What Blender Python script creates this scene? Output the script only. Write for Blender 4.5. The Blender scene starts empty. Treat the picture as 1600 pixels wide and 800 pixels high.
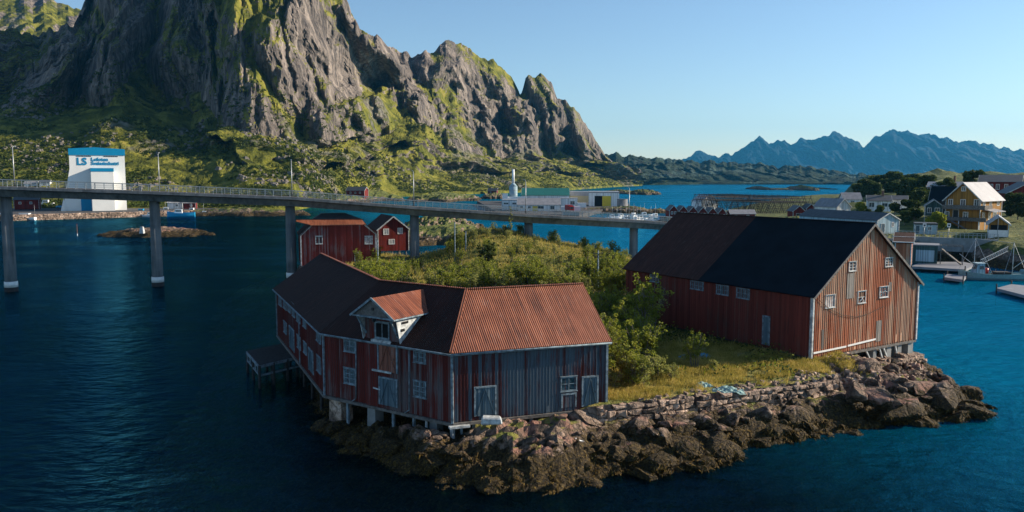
import bpy, math, random
import numpy as np
from mathutils import Vector, Matrix
random.seed(7)
R = math.radians
# ---------------------------------------------------------------- camera
F = 1250.0            # focal length in photograph pixels (1600 wide)
HC = 20.0             # camera height over the water
TH = math.atan(124 / F)
sc = bpy.context.scene
cam = bpy.data.cameras.new('camera')
co = bpy.data.objects.new('camera', cam)
sc.collection.objects.link(co)
co.location = (0, 0, HC)
co.rotation_euler = (math.pi / 2 - TH, 0, 0)
cam.sensor_width = 36.0
cam.lens = 36.0 * F / 1600.0
cam.clip_start = 0.5
cam.clip_end = 60000
sc.camera = co
# ---------------------------------------------------------------- light
SUN_AZ, SUN_EL = 12.0, 23.0      # azimuth from +X towards +Y, elevation
world = bpy.data.worlds.new('World'); sc.world = world
world.use_nodes = True
wn = world.node_tree
bg = wn.nodes['Background']
sky = wn.nodes.new('ShaderNodeTexSky')
sky.sky_type = 'NISHITA'; sky.sun_disc = False
sky.sun_elevation = R(SUN_EL); sky.sun_rotation = R(90 - SUN_AZ)
sky.altitude = 0; sky.air_density = 1.0; sky.dust_density = 0.2; sky.ozone_density = 3.0
wn.links.new(sky.outputs[0], bg.inputs[0])
bg.inputs[1].default_value = 0.085
sl = bpy.data.lights.new('sun', 'SUN'); so = bpy.data.objects.new('sun', sl)
sc.collection.objects.link(so)
sl.energy = 5.0; sl.angle = R(0.5); sl.color = (1.0, 0.86, 0.68)
_sd = Vector((math.cos(R(SUN_AZ)) * math.cos(R(SUN_EL)), math.sin(R(SUN_AZ)) * math.cos(R(SUN_EL)), math.sin(R(SUN_EL))))
so.rotation_euler = _sd.to_track_quat('Z', 'Y').to_euler()
so.location = (200, 60, 200)
sc.view_settings.view_transform = 'Standard'
sc.view_settings.look = 'None'
sc.view_settings.exposure = 0.88
sc.view_settings.gamma = 1.0
sc.view_settings.use_curve_mapping = False
sc.cycles.max_bounces = 6
sc.cycles.transparent_max_bounces = 8
sc.cycles.volume_bounces = 0
# ---------------------------------------------------------------- pixel <-> world
def ray(px, py):
    x = (px - 800) / F; u = (400 - py) / F
    return Vector((x, math.cos(TH) + u * math.sin(TH), -math.sin(TH) + u * math.cos(TH)))
def W(px, py, z=0.0):
    r = ray(px, py); t = (z - HC) / r.z
    return Vector((r.x * t, r.y * t, z))
def WD(px, py, Y):
    r = ray(px, py); t = Y / r.y
    return Vector((r.x * t, Y, HC + r.z * t))
def PL(px, py, P, n):
    r = ray(px, py); c = Vector((0, 0, HC))
    t = (Vector(P) - c).dot(n) / r.dot(n)
    return c + r * t
# ---------------------------------------------------------------- objects
def link(o, parent=None):
    sc.collection.objects.link(o)
    if parent is not None: o.parent = parent
    return o
def tag(o, label=None, cat=None, group=None, kind=None):
    if label: o['label'] = label
    if cat: o['category'] = cat
    if group: o['group'] = group
    if kind: o['kind'] = kind
    return o
def thing(name, label, cat, loc=(0, 0, 0), rz=0.0, group=None):
    o = bpy.data.objects.new(name, None); link(o)
    o.empty_display_size = 0.3
    o.location = loc; o.rotation_euler = (0, 0, rz)
    return tag(o, label, cat, group)
def dup(root, loc, rz=None, label=None, group=None, scale=None):
    r = root.copy(); sc.collection.objects.link(r); r.location = loc
    if rz is not None: r.rotation_euler = (0, 0, rz)
    if scale is not None: r.scale = scale if hasattr(scale, '__len__') else (scale,) * 3
    if label: r['label'] = label
    if group: r['group'] = group
    for ch in list(root.children):
        c = ch.copy(); sc.collection.objects.link(c); c.parent = r
        for g in list(ch.children):
            d = g.copy(); sc.collection.objects.link(d); d.parent = c
    return r
class MB:
    def __init__(s): s.v = []; s.f = []; s.m = []; s.sm = []
    def face(s, pts, m=0, sm=False):
        i = len(s.v); s.v += [tuple(p) for p in pts]; s.f.append(tuple(range(i, i + len(pts)))); s.m.append(m); s.sm.append(sm); return s
    def hexa(s, c, m=0):          # 8 corners: bottom 4 ccw, top 4 ccw
        i = len(s.v); s.v += [tuple(p) for p in c]
        for q in ((0, 3, 2, 1), (4, 5, 6, 7), (0, 1, 5, 4), (1, 2, 6, 5), (2, 3, 7, 6), (3, 0, 4, 7)):
            s.f.append(tuple(i + k for k in q)); s.m.append(m); s.sm.append(False)
        return s
    def box(s, x0, x1, y0, y1, z0, z1, m=0):
        return s.hexa([(x0, y0, z0), (x1, y0, z0), (x1, y1, z0), (x0, y1, z0), (x0, y0, z1), (x1, y0, z1), (x1, y1, z1), (x0, y1, z1)], m)
    def ob(s, o, a, b, c, m=0):   # oriented box from corner o with edge vectors
        o = Vector(o); a = Vector(a); b = Vector(b); c = Vector(c)
        if a.cross(b).dot(c) < 0: a, b = b, a
        return s.hexa([o, o + a, o + a + b, o + b, o + c, o + a + c, o + a + b + c, o + b + c], m)
    def bar(s, p0, p1, w, h=None, m=0, up=(0, 0, 1)):
        p0 = Vector(p0); p1 = Vector(p1); h = h or w
        d = (p1 - p0).normalized(); up = Vector(up)
        if abs(d.dot(up)) > .98: up = Vector((0, 1, 0))
        a = d.cross(up).normalized(); b = a.cross(d).normalized()
        return s.ob(p0 - a * w / 2 - b * h / 2, p1 - p0, a * w, b * h, m)
    def tube(s, p0, p1, r0, r1=None, n=8, m=0, cap=True):
        p0 = Vector(p0); p1 = Vector(p1); r1 = r0 if r1 is None else r1
        d = (p1 - p0).normalized(); up = Vector((0, 0, 1)) if abs(d.z) < .95 else Vector((0, 1, 0))
        a = d.cross(up).normalized(); b = d.cross(a).normalized(); i = len(s.v)
        for (p, r) in ((p0, r0), (p1, r1)):
            for k in range(n):
                t = 2 * math.pi * k / n
                s.v.append(tuple(p + a * math.cos(t) * r + b * math.sin(t) * r))
        for k in range(n):
            k2 = (k + 1) % n
            s.f.append((i + k, i + k2, i + n + k2, i + n + k)[::-1]); s.m.append(m); s.sm.append(n > 5)
        if cap:
            s.f.append(tuple(i + k for k in range(n))); s.m.append(m); s.sm.append(False)
            s.f.append(tuple(i + n + k for k in range(n))[::-1]); s.m.append(m); s.sm.append(False)
        return s
    def prism(s, pts, vec, m=0):  # polygon (3d points) extruded along vec
        vec = Vector(vec); pts = [Vector(p) for p in pts]; n = len(pts)
        nrm = Vector((0, 0, 0))
        for k in range(n): nrm += pts[k].cross(pts[(k + 1) % n])
        if nrm.dot(vec) > 0: pts = pts[::-1]
        i = len(s.v); s.v += [tuple(p) for p in pts] + [tuple(p + vec) for p in pts]
        s.f.append(tuple(range(i, i + n))); s.f.append(tuple(range(i + n, i + 2 * n))[::-1]); s.m += [m, m]; s.sm += [False, False]
        for k in range(n):
            k2 = (k + 1) % n
            s.f.append((i + k, i + n + k, i + n + k2, i + k2)); s.m.append(m); s.sm.append(False)
        return s
    def build(s, name, mats, parent=None, label=None, bev=0):
        me = bpy.data.meshes.new(name)
        me.from_pydata(s.v, [], s.f)
        if not isinstance(mats, (list, tuple)): mats = [mats]
        for q in mats: me.materials.append(q)
        me.polygons.foreach_set('material_index', s.m)
        me.polygons.foreach_set('use_smooth', s.sm)
        uvl = me.uv_layers.new(name='UVMap'); uv = np.zeros(len(me.loops) * 2)
        V = s.v
        for p in me.polygons:
            n = p.normal
            t = Vector((-n.y, n.x, 0))
            t = Vector((1, 0, 0)) if t.length < 1e-3 else t.normalized()
            w = n.cross(t)
            for li in p.loop_indices:
                c = me.vertices[me.loops[li].vertex_index].co
                uv[2 * li] = c.dot(t); uv[2 * li + 1] = c.dot(w)
        uvl.data.foreach_set('uv', uv)
        me.validate(); me.update()
        o = bpy.data.objects.new(name, me); link(o, parent)
        if label: o['label'] = label
        if bev:
            b = o.modifiers.new('bevel', 'BEVEL'); b.width = bev; b.segments = 1; b.limit_method = 'ANGLE'
        return o
def mesh_np(name, V, Fq, mats, parent=None, smooth=True, mi=None):
    me = bpy.data.meshes.new(name)
    n = len(Fq); k = Fq.shape[1]
    me.vertices.add(len(V)); me.vertices.foreach_set('co', np.ascontiguousarray(V, dtype=np.float32).ravel())
    me.loops.add(n * k); me.loops.foreach_set('vertex_index', np.ascontiguousarray(Fq, dtype=np.int32).ravel())
    me.polygons.add(n)
    me.polygons.foreach_set('loop_start', np.arange(0, n * k, k, dtype=np.int32))
    if not isinstance(mats, (list, tuple)): mats = [mats]
    for q in mats: me.materials.append(q)
    if mi is not None: me.polygons.foreach_set('material_index', np.asarray(mi, dtype=np.int32))
    me.update(calc_edges=True)
    me.polygons.foreach_set('use_smooth', np.full(n, smooth))
    me.validate(); me.update()
    return link(bpy.data.objects.new(name, me), parent)
def grid_faces(nr, nc):
    i = np.arange((nr - 1) * nc).reshape(nr - 1, nc)[:, :-1].ravel()
    return np.stack([i, i + 1, i + nc + 1, i + nc], 1)
# ---------------------------------------------------------------- noise (numpy)
def _hash(ix, iy, seed):
    h = (ix.astype(np.int64) * 374761393 + iy.astype(np.int64) * 668265263 + seed * 974634777) & 0x7fffffff
    h = ((h ^ (h >> 13)) * 1274126177) & 0x7fffffff
    return ((h ^ (h >> 16)) & 0xffff) / 65535.0
def pn(x, y, seed=0):
    x = np.asarray(x, float); y = np.asarray(y, float)
    ix = np.floor(x); iy = np.floor(y); fx = x - ix; fy = y - iy
    def g(dx, dy):
        a = _hash(ix + dx, iy + dy, seed) * 2 * np.pi
        return np.cos(a) * (fx - dx) + np.sin(a) * (fy - dy)
    u = fx * fx * fx * (fx * (fx * 6 - 15) + 10); v = fy * fy * fy * (fy * (fy * 6 - 15) + 10)
    return ((g(0, 0) * (1 - u) + g(1, 0) * u) * (1 - v) + (g(0, 1) * (1 - u) + g(1, 1) * u) * v) * 1.5
def fbm(x, y, o=5, seed=0, ridged=False, gain=.5, lac=2.03):
    a = 1.0; s = 0; tot = 0
    for k in range(o):
        n = pn(x, y, seed + k * 17)
        s = s + a * ((1 - np.abs(n) * 2) if ridged else n); tot += a
        a *= gain; x = x * lac + 3.1; y = y * lac + 7.7
    return s / tot
def sst(x, a, b):
    t = np.clip((x - a) / (b - a), 0, 1); return t * t * (3 - 2 * t)
# ---------------------------------------------------------------- material helpers
class NT:
    def __init__(s, name):
        s.m = bpy.data.materials.new(name); s.m.use_nodes = True
        s.t = s.m.node_tree; s.b = s.t.nodes['Principled BSDF']; s.out = s.t.nodes['Material Output']
    def n(s, typ, **kw):
        nd = s.t.nodes.new('ShaderNode' + typ)
        for k, v in kw.items():
            if k[0] == 'i' and k[1:].isdigit(): s.set(nd.inputs[int(k[1:])], v)
            else: setattr(nd, k, v)
        return nd
    def set(s, sock, v):
        if isinstance(v, bpy.types.NodeSocket): s.t.links.new(v, sock)
        elif isinstance(v, bpy.types.Node): s.t.links.new(v.outputs[0], sock)
        elif isinstance(v, (tuple, list)) and len(v) == 3 and sock.type == 'RGBA': sock.default_value = (*v, 1)
        else: sock.default_value = v
    def co(s, kind='Object', scale=(1, 1, 1), rot=(0, 0, 0)):
        if kind == 'World': src = s.n('NewGeometry').outputs['Position']
        else: src = s.n('TexCoord').outputs[kind]
        mp = s.n('Mapping'); s.set(mp.inputs[0], src); mp.inputs['Scale'].default_value = scale; mp.inputs['Rotation'].default_value = rot
        return mp.outputs[0]
    def noise(s, vec, scale=1., det=4., rough=.55, dist=0.):
        nd = s.n('TexNoise'); s.set(nd.inputs['Vector'], vec); nd.inputs['Scale'].default_value = scale
        nd.inputs['Detail'].default_value = det; nd.inputs['Roughness'].default_value = rough; nd.inputs['Distortion'].default_value = dist
        return nd.outputs[0]
    def math(s, op, a, b=0., clamp=False):
        nd = s.n('Math', operation=op, use_clamp=clamp); s.set(nd.inputs[0], a); s.set(nd.inputs[1], b); return nd.outputs[0]
    def mr(s, v, a, b, c=0., d=1.):
        nd = s.n('MapRange'); s.set(nd.inputs[0], v)
        for i, q in enumerate((a, b, c, d)): nd.inputs[i + 1].default_value = q
        return nd.outputs[0]
    def ramp(s, f, stops):
        nd = s.n('ValToRGB'); s.set(nd.inputs[0], f); e = nd.color_ramp.elements
        while len(e) < len(stops): e.new(0.5)
        for k, (p, c) in enumerate(stops):
            e[k].position = p; e[k].color = (*c, 1) if len(c) == 3 else c
        return nd.outputs[0]
    def mix(s, f, a, b, mode='MIX'):
        nd = s.n('MixRGB', blend_type=mode); s.set(nd.inputs[0], f); s.set(nd.inputs[1], a); s.set(nd.inputs[2], b); return nd.outputs[0]
    def sep(s, v):
        nd = s.n('SeparateXYZ'); s.set(nd.inputs[0], v); return nd.outputs
    def bump(s, h, strength=.5, dist=.05):
        nd = s.n('Bump'); nd.inputs['Strength'].default_value = strength; nd.inputs['Distance'].default_value = dist
        s.set(nd.inputs['Height'], h); s.set(s.b.inputs['Normal'], nd.outputs[0]); return nd
    def fin(s, col=None, rough=.8, metal=0., spec=.3):
        if col is not None: s.set(s.b.inputs['Base Color'], col)
        s.set(s.b.inputs['Roughness'], rough); s.b.inputs['Metallic'].default_value = metal
        s.b.inputs['Specular IOR Level'].default_value = spec
        return s.m
def plain(name, col, rough=.7, metal=0., var=.12, scale=3., spec=.3):
    t = NT(name); v = t.co('Object')
    n = t.noise(v, scale, 4)
    c = t.mix(t.mr(n, .3, .7), tuple(q * (1 - var) for q in col), tuple(min(1, q * (1 + var)) for q in col))
    return t.fin(c, rough, metal, spec)
def boards(name, paint, bare, dark, wear=.5, bw=.25, rough=.85):
    """vertical weathered boards, uv in metres (u along wall, v up)"""
    t = NT(name); uv = t.n('TexCoord').outputs['UV']
    sx = t.sep(uv); u = sx[0]; v = sx[1]
    idx = t.math('FLOOR', t.math('DIVIDE', u, bw))
    wn_ = t.n('TexWhiteNoise', noise_dimensions='1D'); t.set(wn_.inputs['W'], idx); rnd = wn_.outputs['Value']
    big = t.noise(t.co('UV', (.16, .12, 1)), 1, 4)
    st = t.noise(t.co('UV', (9, .55, 1)), 1, 5, .65)
    st2 = t.noise(t.co('UV', (30, 1.2, 1)), 1, 3, .6)
    w = t.math('ADD', t.math('MULTIPLY', big, 1.5), t.math('ADD', t.math('MULTIPLY', st, .75), t.math('MULTIPLY', rnd, .38)))
    wf = t.mr(w, 1.62 - wear * .75, 1.84 - wear * .75)
    pcol = t.mix(rnd, tuple(q * .65 for q in paint), tuple(min(1, q * 1.3) for q in paint))
    bcol = t.mix(st2, tuple(q * .6 for q in bare), tuple(min(1, q * 1.3) for q in bare))
    c = t.mix(wf, pcol, bcol)
    dk = t.mr(t.noise(t.co('UV', (3.2, .25, 1)), 1, 4, .7), .56, .72, 0, .75)
    c = t.mix(dk, c, dark)
    h = t.math('ADD', st, t.math('MULTIPLY', st2, .4))
    t.bump(h, .35, .03)
    return t.fin(c, rough, 0, .2)
def corrug(name, cols, period=.16, patch=(.5, .42, .38), pamt=.35, rough=.6, depth=.03):
    t = NT(name); uv = t.n('TexCoord').outputs['UV']; sx = t.sep(uv); u = sx[0]
    idx = t.math('FLOOR', t.math('DIVIDE', u, .83))
    vi = t.math('FLOOR', t.math('DIVIDE', sx[1], 2.9))
    wn_ = t.n('TexWhiteNoise', noise_dimensions='2D')
    cb = t.n('CombineXYZ'); t.set(cb.inputs[0], idx); t.set(wn_.inputs['Vector'], cb.outputs[0])
    rnd = wn_.outputs['Value']
    st = t.noise(t.co('UV', (6, .35, 1)), 1, 5, .6)
    big = t.noise(t.co('UV', (.5, .5, 1)), 1, 5, .6)
    f = t.math('ADD', t.math('MULTIPLY', st, .75), t.math('ADD', t.math('MULTIPLY', rnd, .10), t.math('MULTIPLY', big, .30)))
    c = t.ramp(f, [(.40, cols[0]), (.56, cols[1]), (.70, cols[2])])
    pf = t.mr(t.math('MULTIPLY', t.noise(t.co('UV', (1.6, .5, 1)), 1.3, 6, .7), t.noise(t.co('UV', (7, .8, 1)), 1, 3)), .29, .42, 0, pamt)
    c = t.mix(pf, c, patch)
    seam = t.math('FRACT', t.math('DIVIDE', u, .83))
    c = t.mix(t.mr(seam, .0, .05, .45, 0), c, (.02, .008, .006))
    w = t.math('SINE', t.math('MULTIPLY', u, 2 * math.pi / period))
    c = t.mix(t.mr(w, -1, -.3, .35, 0), c, tuple(q * .3 for q in cols[0]))
    t.bump(w, .8, depth)
    return t.fin(c, rough, 0, .3)
# ---------------------------------------------------------------- materials
M = {}
M['concrete'] = plain('concrete', (.22, .23, .23), .85, var=.25, scale=.8)
def stained():
    t = NT('bridge_concrete'); v = t.noise(t.co('World', (1.1, 1.1, .12)), 1, 5, .65); w_ = t.noise(t.co('World', (.12, .12, .3)), 1, 4)
    c = t.ramp(t.math('ADD', t.math('MULTIPLY', v, .6), t.math('MULTIPLY', w_, .4)), [(.36, (.07, .08, .085)), (.5, (.14, .155, .165)), (.62, (.21, .22, .225))])
    return t.fin(c, .9, 0, .2)
M['deck_concrete'] = stained()
M['white_paint'] = plain('white_paint', (.72, .72, .70), .6, var=.12, scale=1.5)
M['worn_white'] = plain('worn_white_paint', (.42, .44, .44), .8, var=.5, scale=3)
M['old_trim'] = plain('weathered_trim', (.17, .22, .25), .85, var=.6, scale=3)
M['grey_wood'] = boards('grey_wood', (.22, .20, .18), (.30, .27, .24), (.07, .06, .05), .5, .2)
M['old_beam'] = plain('old_beam', (.13, .12, .11), .9, var=.45, scale=3)
M['dark_wood'] = plain('dark_wood', (.035, .033, .032), .9, var=.5, scale=3)
M['metal'] = plain('galvanised_metal', (.35, .37, .38), .45, .6)
M['dark_metal'] = plain('dark_metal', (.04, .045, .05), .5, .3)
M['asphalt'] = plain('asphalt', (.055, .055, .056), .9, var=.2, scale=.6)
M['black'] = plain('black_void', (.006, .006, .007), .9)
M['rope'] = plain('rope', (.06, .05, .04), .9)
M['cyan_net'] = plain('pale_green_net', (.24, .36, .34), .9, var=.5, scale=9)
M['blue_tarp'] = plain('blue_tarp', (.03, .22, .36), .6, var=.35, scale=5)
def glass():
    t = NT('window_glass'); c = t.mix(t.mr(t.noise(t.co('Object'), 2.1, 2), .4, .6), (.015, .03, .04), (.06, .09, .11))
    return t.fin(c, .12, 0, .8)
M['glass'] = glass()
M['curtain'] = plain('curtained_glass', (.07, .11, .13), .35, var=.5, scale=6)
M['red_deep'] = boards('old_red_boards', (.12, .020, .016), (.13, .105, .105), (.012, .008, .008), .42)
M['red_weathered'] = boards('weathered_blue_red_boards', (.09, .020, .018), (.075, .105, .13), (.010, .012, .014), .60)
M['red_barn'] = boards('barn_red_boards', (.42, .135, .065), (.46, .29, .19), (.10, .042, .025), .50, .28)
M['red_barn_shaded'] = boards('barn_shaded_boards', (.15, .032, .022), (.10, .055, .045), (.02, .01, .009), .28, .28)  # darker copy of the gable boards; the long wall's shade is in the colour
M['red_shed'] = boards('red_shed_boards', (.19, .028, .022), (.20, .15, .15), (.03, .012, .012), .38)
M['red_paint'] = boards('red_painted_boards', (.14, .018, .014), (.16, .035, .03), (.04, .008, .007), .1)
M['door_blue'] = boards('grey_blue_door_boards', (.08, .13, .165), (.13, .18, .21), (.03, .05, .06), .5, .18)
M['door_red'] = boards('faded_red_door_boards', (.24, .09, .06), (.27, .2, .18), (.08, .04, .03), .4, .18)
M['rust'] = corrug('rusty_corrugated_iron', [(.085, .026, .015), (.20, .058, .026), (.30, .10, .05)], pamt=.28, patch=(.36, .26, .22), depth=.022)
M['rust_shaded'] = corrug('shaded_rusty_iron', [(.014, .005, .004), (.028, .009, .006), (.045, .014, .009)], pamt=.05, rough=.9)  # darker copy of the rust: shade of the unlit slopes put into the colour
M['felt'] = plain('black_roofing_felt', (.006, .010, .015), .9, var=.3, scale=.5, spec=.1)
M['rust_barn'] = corrug('barn_rusted_iron', [(.026, .009, .006), (.045, .015, .010), (.07, .024, .015)], pamt=.08, rough=.9)
M['slate'] = plain('slate_roof', (.06, .065, .07), .6, var=.25, scale=1)
M['light_roof'] = plain('pale_roof', (.31, .31, .32), .5, var=.15, scale=.4)
M['mid_roof'] = plain('grey_roof', (.22, .22, .23), .6, var=.2, scale=.6)
M['ochre'] = boards('ochre_boards', (.29, .145, .03), (.30, .17, .05), (.18, .09, .02), .1, .2)
M['white_wall'] = boards('white_boards', (.70, .72, .72), (.62, .66, .68), (.45, .48, .5), .1, .2)
M['blue_wall'] = boards('pale_blue_boards', (.30, .42, .48), (.3, .4, .45), (.18, .25, .28), .15, .2)
M['green_wall'] = boards('dark_green_boards', (.05, .10, .10), (.07, .12, .12), (.02, .04, .04), .15, .2)
M['ls_white'] = plain('white_cladding', (.78, .78, .75), .5, var=.04, scale=.2)
M['ls_blue'] = plain('blue_cladding', (.0, .22, .42), .5, var=.06, scale=.2)
M['green_roof'] = plain('green_sheet_roof', (.012, .11, .085), .5, var=.12, scale=.3)
M['yellow'] = plain('yellow_paint', (.62, .46, .04), .5)
M['red_gloss'] = plain('red_paint_gloss', (.35, .02, .015), .35)
M['boat_white'] = plain('boat_white', (.75, .77, .78), .35, var=.06)
M['boat_blue'] = plain('boat_blue', (.02, .30, .55), .35, var=.1)
M['boat_pale'] = plain('boat_pale_green', (.20, .30, .30), .45, var=.2)
M['orange'] = plain('orange_paint', (.6, .14, .02), .5)
M['rubber'] = plain('rubber', (.02, .02, .02), .8)
M['sand_wall'] = plain('sand_wall', (.45, .38, .22), .7)
M['brick'] = plain('brick_wall', (.20, .10, .07), .85, var=.3, scale=2)

def rock_nodes(t, kelp=True, grass=0.0, pink=True, scale=1.0, gdim=1.0, bright=1.0):
    wc = t.co('World', (scale, scale, scale))
    ob = t.co('Object', (1, 1, 1))
    n1 = t.noise(wc, .35, 6, .6); n2 = t.noise(wc, 2.2, 6, .65); n3 = t.noise(wc, 9, 4, .6)
    c = t.ramp(t.math('ADD', t.math('MULTIPLY', n1, .5), t.math('MULTIPLY', n2, .5)),
               [(.36, (.03, .025, .022)), (.47, (.12, .085, .062)), (.56, (.24, .17, .125)), (.68, (.42, .34, .28))])
    if bright != 1: c = t.mix(1.0, c, (bright, bright * 1.02, bright * 1.05), 'MULTIPLY')
    if pink:
        c = t.mix(t.mr(t.noise(wc, .55, 3), .52, .62, 0, .6), c, (.33, .15, .11))
    vor = t.n('TexVoronoi', feature='DISTANCE_TO_EDGE'); t.set(vor.inputs['Vector'], t.mix(.35, wc, t.n('TexNoise', i0=wc), 'ADD')); vor.inputs['Scale'].default_value = .9
    c = t.mix(t.mr(vor.outputs[0], 0, .05, .6, 0), c, (.03, .026, .022))
    gz = t.sep(t.n('NewGeometry').outputs['Position'])[2]
    nz = t.sep(t.n('NewGeometry').outputs['Normal'])[2]
    if grass:
        gf = t.mr(t.math('ADD', t.math('ADD', gz, t.math('MULTIPLY', t.math('SUBTRACT', nz, .85), 7)), t.math('MULTIPLY', t.noise(wc, .22, 5, .6), 5)), grass + 2.6, grass + 3.1)
        gc = t.ramp(t.noise(wc, .9, 6, .7), [(.34, (.04, .055, .012)), (.47, (.14, .15, .028)), (.56, (.25, .21, .05)), (.68, (.34, .26, .11))])
        if gdim != 1: gc = t.mix(1.0, gc, (gdim * .8, gdim, gdim * .8), 'MULTIPLY')
        c = t.mix(gf, c, gc)
    if kelp:
        kn = t.noise(wc, 1.6, 6, .7)
        kc = t.ramp(t.noise(wc, 5, 6, .75), [(.35, (.006, .004, .002)), (.50, (.032, .021, .007)), (.62, (.105, .068, .018)), (.74, (.21, .14, .045))])
        kf = t.mr(t.math('ADD', gz, t.math('MULTIPLY', kn, -3.3)), .0, .30, 1, 0)
        c = t.mix(kf, c, kc)
    h = t.math('ADD', t.math('ADD', t.math('MULTIPLY', n2, 1.), t.math('MULTIPLY', n3, .35)), t.mr(vor.outputs[0], 0, .12, -.4, 0))
    t.bump(h, 1.0, .28)
    return c
def rock_mat(name, **k):
    t = NT(name); c = rock_nodes(t, **k); return t.fin(c, .85, 0, .25)
M['island'] = rock_mat('island_rock_and_turf', grass=2.5)
M['boulder'] = rock_mat('shore_rock', grass=0)
M['wallstone'] = rock_mat('wall_stone', grass=0, pink=False, kelp=False, bright=2.1)
M['farshore'] = rock_mat('harbour_rock', grass=2.0, scale=.5, pink=False, gdim=.55)

def foliage(name, c1, c2, c3):
    t = NT(name)
    n = t.noise(t.co('World', (1, 1, 1)), .8, 4, .6); n2 = t.noise(t.co('World', (1, 1, 1)), 7, 2)
    f = t.math('ADD', t.math('MULTIPLY', n, .5), t.math('MULTIPLY', n2, .5))
    c = t.ramp(f, [(.38, c1), (.50, c2), (.62, c3)])
    t.fin(c, .7, 0, .2)
    tr = t.n('BsdfTranslucent'); t.set(tr.inputs[0], c)
    mx = t.n('MixShader'); mx.inputs[0].default_value = .38
    t.t.links.new(t.b.outputs[0], mx.inputs[1]); t.t.links.new(tr.outputs[0], mx.inputs[2]); t.t.links.new(mx.outputs[0], t.out.inputs[0])
    return t.m
M['leaf'] = foliage('birch_leaves', (.08, .11, .012), (.21, .24, .025), (.38, .37, .05))
M['leaf_dark'] = foliage('dark_leaves', (.018, .035, .008), (.045, .070, .015), (.09, .11, .025))
M['leaf_pale'] = foliage('willow_leaves', (.12, .14, .03), (.28, .29, .07), (.42, .40, .12))
M['scrub'] = foliage('hill_scrub', (.022, .038, .008), (.055, .080, .012), (.13, .15, .024))
M['grass'] = foliage('dry_grass', (.16, .15, .025), (.42, .34, .07), (.62, .46, .16))
M['bark'] = plain('bark', (.16, .14, .12), .9, var=.4, scale=6)

# ---------------------------------------------------------------- water
def make_water():
    t = NT('sea_water'); nt = t.t
    w = t.co('World', (1, 1, 1))
    dist = t.n('CameraData').outputs['View Distance'] if False else None
    a = t.noise(t.co('World', (.55, 1.0, 1), (0, 0, R(18))), .9, 5, .60, .3)
    b = t.noise(t.co('World', (.8, 1.0, 1), (0, 0, R(-24))), .22, 3, .5, .2)
    c = t.noise(w, .012, 4, .6)
    hh = t.math('ADD', t.math('MULTIPLY', a, .95), t.math('MULTIPLY', b, 1.2))
    bp = t.n('Bump'); t.set(bp.inputs['Height'], hh)
    t.set(bp.inputs['Strength'], t.mr(c, .35, .65, .6, 1.0)); bp.inputs['Distance'].default_value = .55
    gl = t.n('BsdfGlossy'); t.set(gl.inputs['Roughness'], t.mr(t.noise(t.co('World', (.012, .035, 1), (0, 0, R(15))), 1, 4, .6), .4, .62, .03, .20)); gl.inputs[0].default_value = (.06, .34, .54, 1)
    t.set(gl.inputs['Normal'], bp.outputs[0])
    tr = t.n('BsdfTransparent'); tr.inputs[0].default_value = (.80, .95, .97, 1)
    fr = t.n('Fresnel'); fr.inputs['IOR'].default_value = 1.33; t.set(fr.inputs['Normal'], bp.outputs[0])
    # teal scattering in the east; western water painted dark for mountain reflection and shade
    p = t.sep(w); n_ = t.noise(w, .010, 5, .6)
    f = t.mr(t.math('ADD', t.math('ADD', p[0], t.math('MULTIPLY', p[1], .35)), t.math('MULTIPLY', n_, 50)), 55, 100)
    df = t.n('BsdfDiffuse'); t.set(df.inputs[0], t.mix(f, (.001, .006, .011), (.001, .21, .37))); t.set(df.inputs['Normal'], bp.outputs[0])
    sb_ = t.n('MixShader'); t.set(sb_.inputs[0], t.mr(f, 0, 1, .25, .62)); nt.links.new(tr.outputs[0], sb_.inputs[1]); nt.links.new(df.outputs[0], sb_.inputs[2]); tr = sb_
    mx = t.n('MixShader'); t.set(mx.inputs[0], fr.outputs[0])
    nt.links.new(tr.outputs[0], mx.inputs[1]); nt.links.new(gl.outputs[0], mx.inputs[2]); nt.links.new(mx.outputs[0], t.out.inputs[0])
    nt.nodes.remove(t.b)
    return t.m
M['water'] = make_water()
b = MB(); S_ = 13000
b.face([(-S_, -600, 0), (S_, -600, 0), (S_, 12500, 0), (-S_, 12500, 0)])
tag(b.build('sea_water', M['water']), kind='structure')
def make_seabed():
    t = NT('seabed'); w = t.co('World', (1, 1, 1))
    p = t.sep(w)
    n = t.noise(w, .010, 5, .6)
    # teal water tone in the east; western bed painted dark for shade and reflection
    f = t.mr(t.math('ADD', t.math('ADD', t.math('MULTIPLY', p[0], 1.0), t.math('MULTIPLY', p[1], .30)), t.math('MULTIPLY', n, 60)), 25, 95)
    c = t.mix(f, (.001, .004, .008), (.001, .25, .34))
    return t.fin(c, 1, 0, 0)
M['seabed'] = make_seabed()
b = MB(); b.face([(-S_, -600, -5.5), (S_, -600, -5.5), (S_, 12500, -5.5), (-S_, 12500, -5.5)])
tag(b.build('seabed', M['seabed']), kind='structure')

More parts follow.
